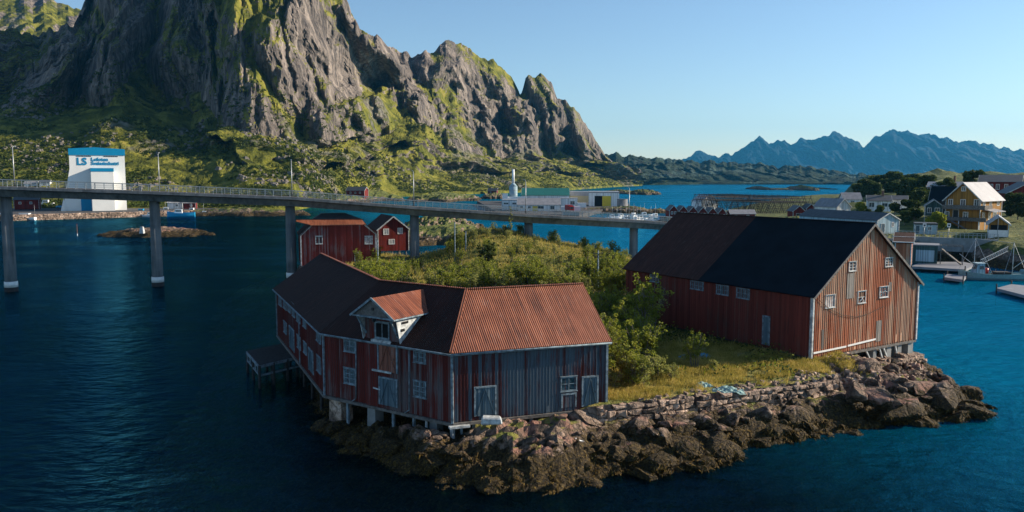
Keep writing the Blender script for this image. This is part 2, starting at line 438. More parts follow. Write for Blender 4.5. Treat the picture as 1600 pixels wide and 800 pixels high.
# ---------------------------------------------------------------- island terrain
ISL = [tuple(W(a_, b_, 0))[:2] for a_, b_ in ((486, 606), (497, 640), (520, 672), (562, 705), (620, 735), (700, 757), (800, 766), (900, 757), (960, 742), (1040, 738), (1110, 733), (1150, 705),
       (1215, 690), (1300, 678), (1400, 662), (1470, 660), (1550, 653), (1530, 618))] + [(42.4, 71), (41.6, 75.5), (43.2, 79), (46, 90), (44, 110), (37, 135), (27, 158), (24, 180), (18, 200),
       (8, 218), (-8, 206), (-14, 190), (-18, 176), (-24, 172), (-30, 180), (-40, 196), (-47, 182), (-45, 165), (-41.5, 152), (-34.5, 132), (-28, 112), (-22.5, 95), (-20, 84), (-17.5, 74)]
_P = np.array(ISL, float)
WHP = np.array([tuple(W(434, 522, 2.6))[:2], tuple(W(508, 616, 2.6))[:2], tuple(W(707, 660, 2.6))[:2], tuple(W(947, 635, 2.6))[:2], (6.6, 66), (-3, 69), (-8, 76), (-18, 95)])
def sdist(x, y, P=_P):
    x = np.asarray(x, float); y = np.asarray(y, float); d = np.full(x.shape, 1e9); ins = np.zeros(x.shape, bool)
    n = len(P)
    for i in range(n):
        ax, ay = P[i]; bx, by = P[(i + 1) % n]; ex, ey = bx - ax, by - ay
        t = np.clip(((x - ax) * ex + (y - ay) * ey) / (ex * ex + ey * ey), 0, 1)
        d = np.minimum(d, np.hypot(x - ax - t * ex, y - ay - t * ey))
        c = ((ay > y) != (by > y)) & (x < (bx - ax) * (y - ay) / ((by - ay) if by != ay else 1e-9) + ax)
        ins ^= c
    return np.where(ins, d, -d)
WALLP = [W(938, 636, 2.9), W(1010, 628, 3.0), (W(1110, 614, 3.1)), W(1205, 604, 3.1), W(1306, 590, 3.1)]
_wx = [p.x for p in WALLP]; _wy = [p.y for p in WALLP]
def island_z(x, y):
    x = np.asarray(x, float); y = np.asarray(y, float)
    d = sdist(x, y) + fbm(x * .13, y * .13, 4, 5) * 1.4
    pl = 3.0 + .5 * sst(x, 20, 32) + sst(y, 90, 120) * .6 + 5.6 * np.exp(-(((x + 6) / np.where(x > -6, 17, 6.5)) ** 2 + ((y - 165) / 17) ** 2))
    uw = sst(sdist(x, y, WHP), -1.5, 1.0)
    pl = pl * (1 - uw) + uw * (.35 + 1.35 * sst(x, -16, -3))
    pl = pl - 1.35 * sst(x, 31.5, 35.5) * sst(y, 95, 85)
    front = sst(y, 95, 70)
    wid = 9 * front + 5 * (1 - front)
    z = np.where(d > 0, pl * (1 - np.exp(-d / wid * 2.2)), d * .38 - .1)
    rg = fbm(x * .30, y * .30, 6, 11, ridged=True, gain=.58) - .35
    rough = np.where(d > 0, np.clip(d / 2.5, 0, 1) * np.clip(1.25 - d / 11, .06, 1), .5)
    z = z + rg * 1.7 * rough
    # open shelf behind the dry stone wall
    yw = np.interp(x, _wx, _wy); inw = sst(x, _wx[0] - 3.5, _wx[0]) * sst(x, _wx[-1] + 1.2, _wx[-1]) * sst(y, 92, 74)
    top = 2.95 + .25 * sst(x, 22, 30) + fbm(x * .5, y * .5, 3, 3) * .12
    z = z * (1 - inw) + inw * np.where(y > yw + .2, np.maximum(z, top) * .3 + top * .7, np.minimum(z, 1.75 + (y - yw) * .2 + rg * .8))
    # under the old warehouse and around the barn
    return z
def make_island():
    xs = np.concatenate([np.arange(-62, -14, .8), np.arange(-14, 48, .38), np.arange(48, 62, 1.0)])
    ys = np.concatenate([np.arange(38, 92, .38), np.arange(92, 238, .9)])
    X, Y = np.meshgrid(xs, ys); Z = island_z(X, Y)
    Z = Z + fbm(X * .9, Y * .9, 3, 21) * .12
    V = np.stack([X, Y, Z], -1).reshape(-1, 3)
    o = mesh_np('island_ground', V, grid_faces(len(ys), len(xs)), M['island'], smooth=False)
    tag(o, kind='structure')
make_island()
def iz(x, y): return float(island_z(np.array([x]), np.array([y]))[0])

# ---------------------------------------------------------------- mountains
def mountain_mat(name, grassy=.5, dim=1.0, tex=1.0, tint=None):
    t = NT(name)
    w = t.co('World', (tex, tex, tex)); geo = t.n('NewGeometry')
    nz = t.sep(geo.outputs['Normal'])[2]
    streak = t.noise(t.co('World', (.05 * tex, .05 * tex, .012 * tex)), 1, 7, .65, .6)
    fine = t.noise(t.co('World', (.25 * tex, .25 * tex, .09 * tex)), 1, 6, .65)
    n1 = t.noise(w, .012, 6, .6)
    at = t.n('Attribute', attribute_name='veg').outputs['Fac']
    f = t.math('ADD', t.math('MULTIPLY', streak, .55), t.math('MULTIPLY', fine, .45))
    rock = t.ramp(f, [(.36, (.03 * dim, .028 * dim, .030 * dim)), (.47, (.085 * dim, .074 * dim, .067 * dim)), (.55, (.19 * dim, .16 * dim, .138 * dim)), (.66, (.36 * dim, .30 * dim, .255 * dim))])
    gn = t.noise(w, .045, 7, .7)
    gc = t.ramp(gn, [(.36, (.030 * dim, .038 * dim, .006)), (.48, (.085 * dim, .092 * dim, .014)), (.58, (.17 * dim, .165 * dim, .026)), (.7, (.25 * dim, .20 * dim, .06))])
    g = t.math('ADD', t.math('ADD', nz, t.math('MULTIPLY', t.math('SUBTRACT', n1, .5), .55)), t.math('MULTIPLY', t.math('SUBTRACT', gn, .5), .9))
    g = t.math('ADD', g, t.math('SUBTRACT', at, .5))
    gf = t.mr(g, .86 - grassy * .5, .95 - grassy * .5)
    c = t.mix(gf, rock, gc)
    # pale boulder fields on the gentler slopes
    sf = t.mr(t.noise(w, .009, 3, .6), .56, .62); sv = t.n('TexVoronoi'); t.set(sv.inputs['Vector'], w); sv.inputs['Scale'].default_value = .16
    sc_ = t.ramp(sv.outputs['Distance'], [(.1, (.27, .25, .23)), (.5, (.12, .11, .10)), (.8, (.03, .03, .025))])
    c = t.mix(t.math('MULTIPLY', t.math('MULTIPLY', sf, gf), .7), c, sc_)
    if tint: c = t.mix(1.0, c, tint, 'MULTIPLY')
    h = t.math('ADD', t.math('MULTIPLY', f, 1.), t.math('MULTIPLY', gn, .35))
    t.bump(h, 1., 5.0 / tex)
    return t.fin(c, .95, 0, .1)
M['mountain'] = mountain_mat('mountain_rock_and_turf', .60)
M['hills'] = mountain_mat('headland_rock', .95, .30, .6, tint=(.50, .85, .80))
M['far'] = mountain_mat('far_hazed_rock', .2, .16, .12, tint=(.10, .75, 1.5))  # haze blue of the distance multiplied into the rock colour
def sky_s(px, py, Y):        # lateral slope and height of a skyline point at depth Y
    p = WD(px, py, Y); return p.x / Y, p.z
def ridge_grid(name, mat, kn, cols, rows, namp, seed, foot_amp=4, nz_scale=1.0):
    """kn: list of (px, crest_py, D_shore, D_cliff, z_cliff, D_crest)"""
    ks = []; 
    for (px, py, Ds, Dc, zc, D1) in kn:
        s, z = sky_s(px, py, D1); ks.append((s, Ds, Dc, zc, D1, z))
    ks = np.array(ks); s = np.linspace(ks[0, 0], ks[-1, 0], cols)
    nf, nc_, nb = rows
    tf = np.linspace(0, 1, nf)[:, None]; tc = np.linspace(0, 1, nc_)[1:, None]; tb = np.linspace(0, 1, nb)[1:, None]
    T = np.concatenate([tf * np.ones_like(s), 1 + tc * np.ones_like(s), 2 + tb * np.ones_like(s)])
    S = np.repeat(s[None], T.shape[0], 0)
    SW = S + .030 * sst(T, .1, .6) * (1 - sst(T, 1.5, 1.95)) * fbm(S * 14, T * 2.6, 4, seed + 13) * 2.0
    Ds, Dc, zc, D1, z1 = (np.interp(SW, ks[:, 0], ks[:, i]) for i in range(1, 6))
    z1 = z1 + fbm(S * F * .06, S * 0, 5, seed + 9) * 14 * nz_scale
    tF, tC, tB = np.clip(T, 0, 1), np.clip(T - 1, 0, 1), np.clip(T - 2, 0, 1)
    Y = np.where(T <= 1, Ds + (Dc - Ds) * tF, np.where(T <= 2, Dc + (D1 - Dc) * tC, D1 + (D1 * .35 + 60) * tB))
    g = np.clip((tF - .02) / .98, 0, 1) ** 1.35
    Zf = np.where(tF < .03, -3 + 6 * tF / .03, 3 + (zc - 3) * g)
    Z = np.where(T <= 1, Zf, np.where(T <= 2, zc + (z1 - zc) * (tC ** .85), z1 + (-40 - z1) * (tB ** 1.1)))
    PX = S * F
    D = Y.copy(); X = S * Y
    # buttresses and gullies
    m = sst(T, .80, 1.25) * (1 - sst(T, 2.0, 2.3) * .7)
    wx = X / 90. ; wz = Z / 90.
    warp = fbm(wx * .45, wz * .30, 3, seed + 1) * .9
    u = (X + D * .15 + Z * .50) / (95. * nz_scale) + warp
    b1 = np.abs(pn(u, wz * .14, seed + 2)) * 1.9
    u2 = (X + Z * .38) / (38. * nz_scale) + warp * 1.6
    b2 = np.abs(pn(u2, wz * .22, seed + 3)) * 1.8
    b3 = fbm((X + Z * .3) / 16. / nz_scale + warp, Z / 75. / nz_scale, 5, seed + 4, ridged=True, gain=.6)
    dY = -namp * 1.25 * (b1 - .55) - namp * .55 * (b2 - .5) - namp * .30 * (b3 - .3)
    Y2 = Y + dY * m * (.35 + .65 * np.clip(2.1 - T, 0, 1) + .0)
    # ledges
    Z2 = Z + m * fbm(X / 26. / nz_scale, D / 60. / nz_scale, 5, seed + 5) * 7 * nz_scale
    ff = sst(T, .04, .25) * (1 - sst(T, 1.0, 1.3))
    Z2 = Z2 + ff * (fbm(X / 55., D / 55., 6, seed + 6) * foot_amp * 2.4 + (fbm(X / 22., D / 22., 5, seed + 7, ridged=True) - .4) * foot_amp * .8)
    Z2 = np.where(T < .04, Z, Z2)
    XX = S * Y2
    V = np.stack([XX, Y2, Z2], -1)
    o = mesh_np(name, V.reshape(-1, 3), grid_faces(V.shape[0], V.shape[1]), mat, smooth=False)
    tag(o, kind='structure')
    lean = np.sin((X * .6 + D * .2 - Z * .55) / 46.) * .12
    veg = .5 + .75 * (1 - sst(T, .85, 1.12)) + np.where(T > 1, .55 * (sst(b1, .42, .05) - .35) + .30 * (sst(b2, .3, .02) - .3) + 0, 0) * sst(T, .9, 1.05)
    veg = veg + np.where(T > .9, (fbm((X + Z * .55) / 34., (Z - X * .3) / 170., 5, seed + 12) * 1.5 + .10), 0)
    at = o.data.attributes.new('veg', 'FLOAT', 'POINT'); at.data.foreach_set('value', veg.astype(np.float32).ravel())
    return V, T
K = [  # px, crest py, shore, cliff base, z cliff, crest
    (-1500, 120, 600, 900, 60, 1500), (-900, 60, 500, 820, 70, 1400),
    (-500, -60, 470, 700, 60, 1200), (-200, 0, 440, 720, 70, 1000), (-60, 34, 440, 760, 80, 1050), (0, 44, 438, 780, 85, 1080), (60, 50, 438, 800, 90, 1100),
    (100, 42, 438, 800, 90, 1100), (122, 36, 438, 800, 90, 1100), (134, 2, 438, 790, 95, 1100), (165, -60, 438, 780, 100, 1120), (220, -120, 438, 820, 100, 1180),
    (290, -150, 438, 830, 90, 1150), (322, -150, 440, 760, 80, 1050), (345, -150, 442, 660, 62, 960), (400, -150, 445, 650, 55, 930), (440, -120, 455, 670, 52, 940), (500, -50, 560, 720, 52, 980),
    (541, 0, 640, 800, 60, 1040), (560, 40, 700, 850, 66, 1100), (600, 66, 780, 930, 70, 1180), (625, 84, 800, 990, 80, 1230), (640, 92, 810, 1010, 85, 1260), (660, 82, 820, 1040, 72, 1250),
    (685, 74, 860, 1080, 60, 1290), (705, 62, 890, 1110, 58, 1320), (728, 76, 900, 1150, 56, 1360), (755, 88, 930, 1180, 54, 1400), (780, 100, 960, 1220, 52, 1440), (798, 116, 980, 1280, 52, 1480),
    (813, 147, 1000, 1300, 60, 1500), (822, 124, 1010, 1310, 60, 1510), (845, 114, 1060, 1340, 56, 1540), (862, 128, 1110, 1380, 54, 1580), (870, 152, 1120, 1390, 54, 1590), (895, 168, 1190, 1430, 54, 1620),
    (915, 192, 1280, 1500, 52, 1680), (930, 218, 1350, 1560, 50, 1720), (943, 240, 1430, 1620, 46, 1760), (960, 252, 1540, 1720, 38, 1800), (985, 268, 1660, 1780, 26, 1850), (1004, 289, 1750, 1820, 4, 1880)]
MV, MT = ridge_grid('mountain', M['mountain'], K, 1150, (120, 250, 40), 62, 3, foot_amp=3.2)
# sunlit hill behind the left shoulder
K2 = [(-900, -60, 1500, 1600, 90, 2100), (-100, -50, 1500, 1600, 150, 2100), (0, -25, 1500, 1600, 200, 2100), (50, -10, 1500, 1600, 210, 2100), (85, -1, 1500, 1600, 210, 2100), (110, 10, 1500, 1600, 210, 2100), (140, 22, 1500, 1600, 200, 2100), (220, 60, 1500, 1600, 180, 2100)]
ridge_grid('hill_behind', M['mountain'], K2, 260, (10, 120, 12), 26, 31)
K3 = [(905, 262, 1900, 1960, 15, 2500), (940, 240, 1900, 1960, 15, 2500), (985, 242, 1900, 1960, 18, 2500), (1010, 246, 1950, 2020, 18, 2600), (1060, 249, 2000, 2060, 15, 2700), (1100, 252, 2050, 2120, 12, 2800), (1150, 254, 2050, 2120, 10, 2800),
      (1185, 254, 2050, 2100, 10, 2700), (1215, 262, 2050, 2100, 10, 2700), (1255, 259, 2050, 2100, 10, 2600), (1295, 264, 2050, 2100, 9, 2600), (1340, 273, 2000, 2060, 8, 2500), (1400, 274, 1980, 2040, 8, 2500), (1445, 277, 1980, 2040, 8, 2500),
      (1480, 279, 1980, 2040, 8, 2500), (1520, 277, 1980, 2040, 8, 2500), (1600, 275, 1980, 2040, 8, 2500), (2200, 270, 1980, 2040, 8, 2500)]
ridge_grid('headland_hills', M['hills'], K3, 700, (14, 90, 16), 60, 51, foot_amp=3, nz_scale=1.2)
K4 = [(900, 273), (1000, 266), (1050, 256), (1072, 247), (1085, 240), (1098, 237), (1112, 244), (1120, 246), (1132, 240), (1150, 237), (1165, 228), (1186, 214), (1203, 224), (1225, 220), (1236, 227), (1253, 215), (1272, 219), (1282, 220), (1292, 210), (1303, 204),
      (1316, 212), (1335, 218), (1348, 232), (1362, 217), (1385, 206), (1400, 203), (1430, 208), (1460, 212), (1480, 217), (1500, 220), (1520, 221), (1560, 228), (1600, 236), (1700, 250), (1900, 262), (2300, 268)]
K4 = [(a, b_, 9000, 9150, 30, 10500) for a, b_ in K4]
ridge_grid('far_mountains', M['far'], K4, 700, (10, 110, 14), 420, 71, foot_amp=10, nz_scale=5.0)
K5 = [(1380, 277, 7600, 7650, 10, 7900), (1440, 268, 7600, 7650, 20, 7900), (1480, 256, 7600, 7650, 20, 7900), (1520, 243, 7600, 7650, 20, 7900), (1560, 250, 7600, 7650, 20, 7900), (1600, 262, 7600, 7650, 20, 7900), (1660, 270, 7600, 7650, 10, 7900)]
# ---------------------------------------------------------------- air
def make_haze():
    t = NT('haze_air'); t.t.nodes.remove(t.b)
    v = t.n('VolumePrincipled'); v.inputs['Color'].default_value = (.07, .44, .86, 1); v.inputs['Density'].default_value = .000038
    v.inputs['Anisotropy'].default_value = .2
    t.t.links.new(v.outputs[0], t.out.inputs['Volume'])
    bb = MB(); bb.box(-13100, 13100, -700, 12600, -60, 800)
    tag(bb.build('haze', t.m), kind='stuff', label='thin blue summer haze over the whole harbour', cat='haze')
make_haze()
# ---------------------------------------------------------------- building pieces
UP = Vector((0, 0, 1))
def add_window(parent, o, u, n, w, h, frame=None, pane=None, bars=(1, 1), t=.09, name='window', label=None, proud=.07, sill=True):
    """o = centre on the wall surface, u = right along the wall, n = outward"""
    frame = frame or M['worn_white']; pane = pane or M['glass']
    o = Vector(o); u = Vector(u); n = Vector(n); b = MB()
    hw, hh = w / 2, h / 2
    def bx(x0, x1, z0, z1, d0, d1): b.ob(o + u * x0 + UP * z0 + n * d0, u * (x1 - x0), n * (d1 - d0), UP * (z1 - z0))
    bx(-hw - t, -hw, -hh - t, hh + t, -.02, proud); bx(hw, hw + t, -hh - t, hh + t, -.02, proud)
    bx(-hw, hw, hh, hh + t, -.02, proud); bx(-hw, hw, -hh - t, -hh, -.02, proud)
    if sill: bx(-hw - t * 1.5, hw + t * 1.5, -hh - t * 1.5, -hh - t, -.02, proud * 1.7); bx(-hw - t * 1.4, hw + t * 1.4, hh + t, hh + t * 1.5, -.02, proud * 1.6)
    for k in range(bars[0]):
        x = -hw + w * (k + 1) / (bars[0] + 1); bx(x - t * .3, x + t * .3, -hh, hh, .0, proud * .8)
    for k in range(bars[1]):
        z = -hh + h * (k + 1) / (bars[1] + 1); bx(-hw, hw, z - t * .25, z + t * .25, .0, proud * .7)
    f = b.build(name, frame, parent, label)
    if pane is not False:
        p = MB(); p.ob(o - u * hw - UP * hh - n * .02, u * w, n * .045, UP * h)
        p.build('pane', pane, f)
    return f
def add_door(parent, o, u, n, w, h, mat, frame=None, name='door', label=None, t=.12, handle=True, split=True):
    """o = bottom centre on the wall surface"""
    frame = frame or M['old_trim']; o = Vector(o); u = Vector(u); n = Vector(n)
    b = MB(); k = int(max(2, w / .18))
    for i in range(k):
        x0 = -w / 2 + w * i / k; b.ob(o + u * (x0 + .008) - n * .01, u * (w / k - .016), n * (.05 + .012 * (i % 2)), UP * h)
    d = b.build(name, mat, parent, label)
    f = MB()
    f.ob(o - u * (w / 2 + t) - n * .01, u * t, n * .1, UP * (h + t)); f.ob(o + u * (w / 2) - n * .01, u * t, n * .1, UP * (h + t)); f.ob(o - u * w / 2 + UP * h - n * .01, u * w, n * .11, UP * t)
    f.build('door_frame', frame, d)
    if split:
        g = MB(); g.bar(o - u * w * .45 + UP * .15 + n * .08, o - u * .03 + UP * (h - .15) + n * .08, .03, .10, up=n); g.bar(o + u * w * .45 + UP * .15 + n * .08, o + u * .03 + UP * (h - .15) + n * .08, .03, .10, up=n)
        g.bar(o + UP * .02 + n * .07, o + UP * (h - .02) + n * .07, .04, .05, up=n)
        g.build('door_brace', mat, d)
    if handle:
        g = MB(); g.tube(o + u * w * .38 + UP * h * .45 + n * .08, o + u * w * .38 + UP * (h * .45 + .18) + n * .1, .02, n=6); g.build('handle', M['dark_metal'], d)
    return d
def batten_wall(poly, n, mat, parent, thick=.16, bw=.25, bt=.03, bwid=.06, label=None, rnd=0.0):
    """poly: 3D outline (planar, ccw or cw) ; boards and raised battens in one mesh"""
    b = MB(); n = Vector(n); poly = [Vector(p) for p in poly]
    b.prism(poly, -n * thick)
    u = UP.cross(n).normalized(); P0 = poly[0]
    uv = [((p - P0).dot(u), (p - P0).z) for p in poly]
    us = [q[0] for q in uv]; lo, hi = min(us), max(us)
    def span(x):
        zs = []
        for i in range(len(uv)):
            (a, za), (c, zc_) = uv[i], uv[(i + 1) % len(uv)]
            if (a - x) * (c - x) < 0: zs.append(za + (zc_ - za) * (x - a) / (c - a))
        return (min(zs), max(zs)) if len(zs) >= 2 else None
    x = lo + bw * .5; rr = random.Random(len(poly) * 31 + int(hi * 10))
    while x < hi - .05:
        s = span(x)
        if s and s[1] - s[0] > .1:
            z0 = s[0] - rr.uniform(0, .10); z1 = s[1] - bwid
            tt = bt * rr.uniform(.6, 1.2)
            if rr.random() < .05: z0 += rr.uniform(.2, 1.2)
            b.ob(P0 + u * (x - bwid / 2) + UP * z0 - n * .005, u * bwid, n * (tt + .005), UP * (z1 - z0))
        x += bw * rr.uniform(.92, 1.08)
    return b.build('wall', mat, parent, label)
def roof_slab(pts, mat, parent, thick=.10, label=None, name='roof'):
    b = MB(); pts = [Vector(p) for p in pts]
    nn = (pts[1] - pts[0]).cross(pts[2] - pts[0]).normalized()
    if nn.z < 0: nn = -nn
    b.prism(pts, -nn * thick)
    return b.build(name, mat, parent, label)
# ---------------------------------------------------------------- bent old warehouse in front
ZF, ZE, ZR = 2.6, 7.82, 11.3
fA = W(434, 522, ZF); fB = W(508, 616, ZF); fC = W(707, 660, ZF); fR = W(947, 635, ZF)
wh = thing('old_warehouse', 'long bent red warehouse with rusty roof and hoist dormer standing on the shore rocks', 'warehouse', (0, 0, 0))
def inn(a, b_): d = (b_ - a); d.z = 0; d.normalize(); return Vector((-d.y, d.x, 0)), d
nAB, dAB = inn(fA, fB); nBC, dBC = inn(fB, fC); nCR, dCR = inn(fC, fR)     # inward normals
def corner(p, n1, n2, w): a = (n1 + n2) * (w / (1 + n1.dot(n2))); return p + a
HWD = 5.0
def atz(p, z): return Vector((p.x, p.y, z))
bkA = fA + nAB * 10; bkB = corner(fB, nAB, nBC, 10); bkC = corner(fC, nBC, nCR, 10); bkR = fR + nCR * 10
rA = fA + nAB * 5; rB = corner(fB, nAB, nBC, 5); rC = corner(fC, nBC, nCR, 5); rR = fR + nCR * 5
def wq(a, c): return [atz(a, ZF), atz(c, ZF), atz(c, ZE), atz(a, ZE)]
batten_wall(wq(fA, fB), -nAB, M['red_deep'], wh)
batten_wall(wq(fB, fC), -nBC, M['red_deep'], wh)
batten_wall(wq(fC, fR), -nCR, M['red_weathered'], wh, label='weathered blue-grey and red boarded end wall')
batten_wall([atz(fR, ZF), atz(bkR, ZF), atz(bkR, ZE), atz(rR, ZR), atz(fR, ZE)], dCR, M['red_deep'], wh)
batten_wall([atz(fA, ZF), atz(bkA, ZF), atz(bkA, ZE), atz(rA, ZR), atz(fA, ZE)], -dAB, M['red_deep'], wh)
for a, c, n in ((bkA, bkB, nAB), (bkB, bkC, nBC), (bkC, bkR, nCR)):
    batten_wall(wq(a, c), n, M['red_deep'], wh)
OV = .35; sl_ = (ZR - ZE) / 5.0
def ov(p, n1, n2=None, w=OV):
    return (p - n1 * w) if n2 is None else corner(p, n1, n2, -w)
ze = ZE - sl_ * OV + .10; zr = ZR + .10
eA = ov(fA, nAB) - dAB * .3; eB = ov(fB, nAB, nBC); eC = ov(fC, nBC, nCR); eR = ov(fR, nCR) + dCR * .25
tA = rA - dAB * .3; tR = rR + dCR * .25
gA = bkA + nAB * OV - dAB * .3; gB = corner(bkB, nAB, nBC, OV); gC = corner(bkC, nBC, nCR, OV); gR = bkR + nCR * OV + dCR * .25
roof_slab([atz(eA, ze), atz(eB, ze), atz(rB, zr), atz(tA, zr)], M['rust_shaded'], wh)
roof_slab([atz(eB, ze), atz(eC, ze), atz(rC, zr), atz(rB, zr)], M['rust_shaded'], wh)
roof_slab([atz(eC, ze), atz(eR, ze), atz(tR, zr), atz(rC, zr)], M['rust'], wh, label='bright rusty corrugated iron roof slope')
roof_slab([atz(gA, ze), atz(gB, ze), atz(rB, zr), atz(tA, zr)], M['rust_shaded'], wh)
roof_slab([atz(gB, ze), atz(gC, ze), atz(rC, zr), atz(rB, zr)], M['rust_shaded'], wh)
roof_slab([atz(gC, ze), atz(gR, ze), atz(tR, zr), atz(rC, zr)], M['rust_shaded'], wh)
b = MB()
up3 = Vector((0, 0, .05))
for p, q in ((tA, rB), (rB, rC), (rC, tR)): b.bar(atz(p, zr + .03), atz(q, zr + .03), .26, .06)
b.bar(atz(eC, ze) + up3, atz(rC, zr) + up3, .22, .05)
b.build('ridge_cap', M['rust'], wh)
b = MB()
for p, q in ((eA, eB), (eB, eC), (eC, eR)):
    b.bar(atz(p, ze - .13), atz(q, ze - .13), .05, .16); b.tube(atz(p, ze - .05) - UP * .04 + Vector((0, -.08, 0)), atz(q, ze - .05) - UP * .04 + Vector((0, -.08, 0)), .06, n=6)
b.build('gutter', M['old_trim'], wh)
b = MB()
for p, n in ((fA, -nAB), (fB, -(nAB + nBC).normalized()), (fC, -(nBC + nCR).normalized()), (fR, -nCR), (fA + dAB * 15.2, -nAB)):
    b = MB(); b.bar(atz(p, ZF - .1) + n * .05, atz(p, ZE - .1) + n * .05, .17, .12, up=n); b.build('corner_trim', M['old_trim'], wh)
b = MB()
for p, q, n in ((fA, fB, -nAB), (fB, fC, -nBC), (fC, fR, -nCR)): b.bar(atz(p, ZF - .16) + n * .02, atz(q, ZF - .16) + n * .02, .28, .22)
b.build('sill_beam', M['old_beam'], wh)
def hw_win(P, n_in, u, x0, y0, x1, y1, **k):
    n = -n_in; m_ = (y0 + y1) / 2; mx = (x0 + x1) / 2
    a = PL(x0, m_, P, n); c = PL(x1, m_, P, n); t_ = PL(mx, y0, P, n); bt = PL(mx, y1, P, n)
    w = (c - a).length; h = t_.z - bt.z
    return PL(mx, m_, P, n), w, h
def wwin(seg, x0, y0, x1, y1, bars=(1, 2), **k):
    P, ni, u = seg; c, w, h = hw_win(P, ni, u, x0, y0, x1, y1)
    return add_window(wh, c, u, -ni, max(.3, w - .16), h - .2, M['old_trim'], k.get('pane', M['curtain']), bars)
def wdoor(seg, x0, y0, x1, y1, mat, **k):
    P, ni, u = seg; c, w, h = hw_win(P, ni, u, x0, y0, x1, y1)
    return add_door(wh, c - UP * h / 2, u, -ni, max(.5, w - .2), h - .12, mat, **k)
sAB = (fA, nAB, dAB); sBC = (fB, nBC, dBC); sCR = (fC, nCR, dCR)
for q in ((538, 524, 556, 550), (538, 575, 556, 600), (647, 542, 665.5, 567), (647, 595, 666, 621)): wwin(sBC, *q)
for q in ((436, 461, 440.5, 477), (443, 465, 448, 482), (450, 469, 455, 487), (457, 474, 461.5, 494), (464, 483, 469.5, 503), (474, 491, 479, 511), (495, 511, 502, 534),
          (444, 503, 448.5, 520), (465, 525, 470, 544), (475, 535, 480, 552), (496, 557, 502, 581)): wwin(sAB, *q)
wdoor(sAB, 453, 512, 460, 546, M['door_blue']); wdoor(sAB, 483, 546, 490, 581, M['door_blue'])
wdoor(sCR, 741, 603, 775, 649, M['door_blue'], label='pale blue double door')
wdoor(sCR, 909, 587, 934, 634, M['door_blue'])
wwin(sCR, 876, 588, 901, 611, (1, 1), pane=M['glass'])
wdoor(sCR, 877, 614, 900, 636, M['red_weathered'], split=False, handle=False)
# hoist bay: projecting dormer with its own roof over three loading doors
c0 = PL(600, 560, fB, -nBC); c0 = atz(c0, 0); dn = -nBC
bay = 1.75
def bp(u_, d_, z): return c0 + dBC * u_ + dn * d_ + UP * z
batten_wall([bp(-bay, .14, ZF), bp(bay, .14, ZF), bp(bay, .14, 9.55), bp(0, .14, 10.85), bp(-bay, .14, 9.55)], dn, M['red_deep'], wh, thick=.12)
LD = 3.2
roof_slab([bp(.0, 1.25, 11.12), bp(2.15, 1.25, 9.72), bp(2.15, -2.75, 9.72), bp(0, -4.85, 11.12)], M['rust'], wh, thick=.06, label='sunlit rusty iron roof of the hoist dormer')
roof_slab([bp(.0, 1.25, 11.12), bp(-2.15, 1.25, 9.72), bp(-2.15, -2.75, 9.72), bp(0, -4.85, 11.12)], M['rust_shaded'], wh, thick=.06)
b = MB()   # cheeks
for s in (-1, 1):
    b.prism([bp(s * 1.85, .75, 9.85), bp(s * 1.85, -2.6, 9.85), bp(s * 1.85, .25, 7.72)], dBC * .06 * s)
b.build('dormer_cheek', M['worn_white'], wh)
b = MB(); b.ob(bp(1.93, -.6, 9.2), dn * .7, dBC * .03, UP * .16); b.ob(bp(1.93, -.2, 8.65), dn * .4, dBC * .03, UP * .2); b.build('missing_board', M['black'], wh)
b = MB()
b.prism([bp(-2.0, 1.1, 9.76), bp(2.0, 1.1, 9.76), bp(0, 1.1, 11.02)], -dn * .06)
b.build('dormer_gable', M['old_beam'], wh)
b = MB()
b.bar(bp(-2.2, 1.28, 9.66), bp(0, 1.28, 11.10), .06, .16); b.bar(bp(2.2, 1.28, 9.66), bp(0, 1.28, 11.10), .06, .16)
b.bar(bp(-2.1, 1.2, 9.70), bp(2.1, 1.2, 9.70), .10, .12); b.bar(bp(2.2, 1.25, 9.66), bp(2.2, -2.7, 9.66), .06, .1)
for s in (-1, 1): b.bar(bp(s * 1.6, .2, 8.2), bp(s * 1.7, 1.1, 9.7), .12); b.bar(bp(s * 1.2, .22, 9.35), bp(s * .3, .24, 9.9), .1, .06)
b.build('barge_board', M['old_trim'], wh)
b = MB(); b.bar(bp(0, .1, 10.3), bp(0, 1.2, 10.3), .18); b.tube(bp(0, 1.0, 10.2), bp(0, 1.0, 9.5), .03, n=6); b.tube(bp(-.07, 1.0, 9.45), bp(.07, 1.0, 9.45), .16, n=10)
b.build('hoist', M['dark_metal'], wh)
sBY = (bp(0, .20, 5), nBC, dBC)
add_window(wh, bp(.05, .17, 8.55), dBC, dn, 1.25, 1.05, M['old_trim'], M['black'], (1, 0), name='loading_hatch', t=.12)
wdoor(sBY, 591, 536, 621, 581, M['door_red'], label='faded red loading door')
wdoor(sBY, 593, 590, 621, 634, M['door_blue'])
b = MB(); b.bar(bp(-.95, .3, 5.45), bp(1.0, .3, 5.45), .12, .14); b.build('lintel', M['worn_white'], wh); b = MB(); b.bar(bp(-1.0, .3, 7.72), bp(1.0, .3, 7.72), .1, .22); b.build('lintel', M['worn_white'], wh); b = MB(); b.bar(bp(-.9, .28, 4.05), bp(-.2, .28, 4.0), .05, .1)
b.build('lintel', M['worn_white'], wh)
b = MB()
for px0, y0, y1, seg in ((558, 527, 622, sBC), (641, 543, 640, sBC)):
    p0 = PL(px0, y0, fB, -nBC) + dn * .12; p1 = PL(px0, y1, fB, -nBC) + dn * .12
    b = MB(); b.tube(p0, p1, .045, n=6); b.tube(p1, p1 - dBC * .45 - UP * .3, .045, n=6); b.build('downpipe', M['old_trim'], wh)
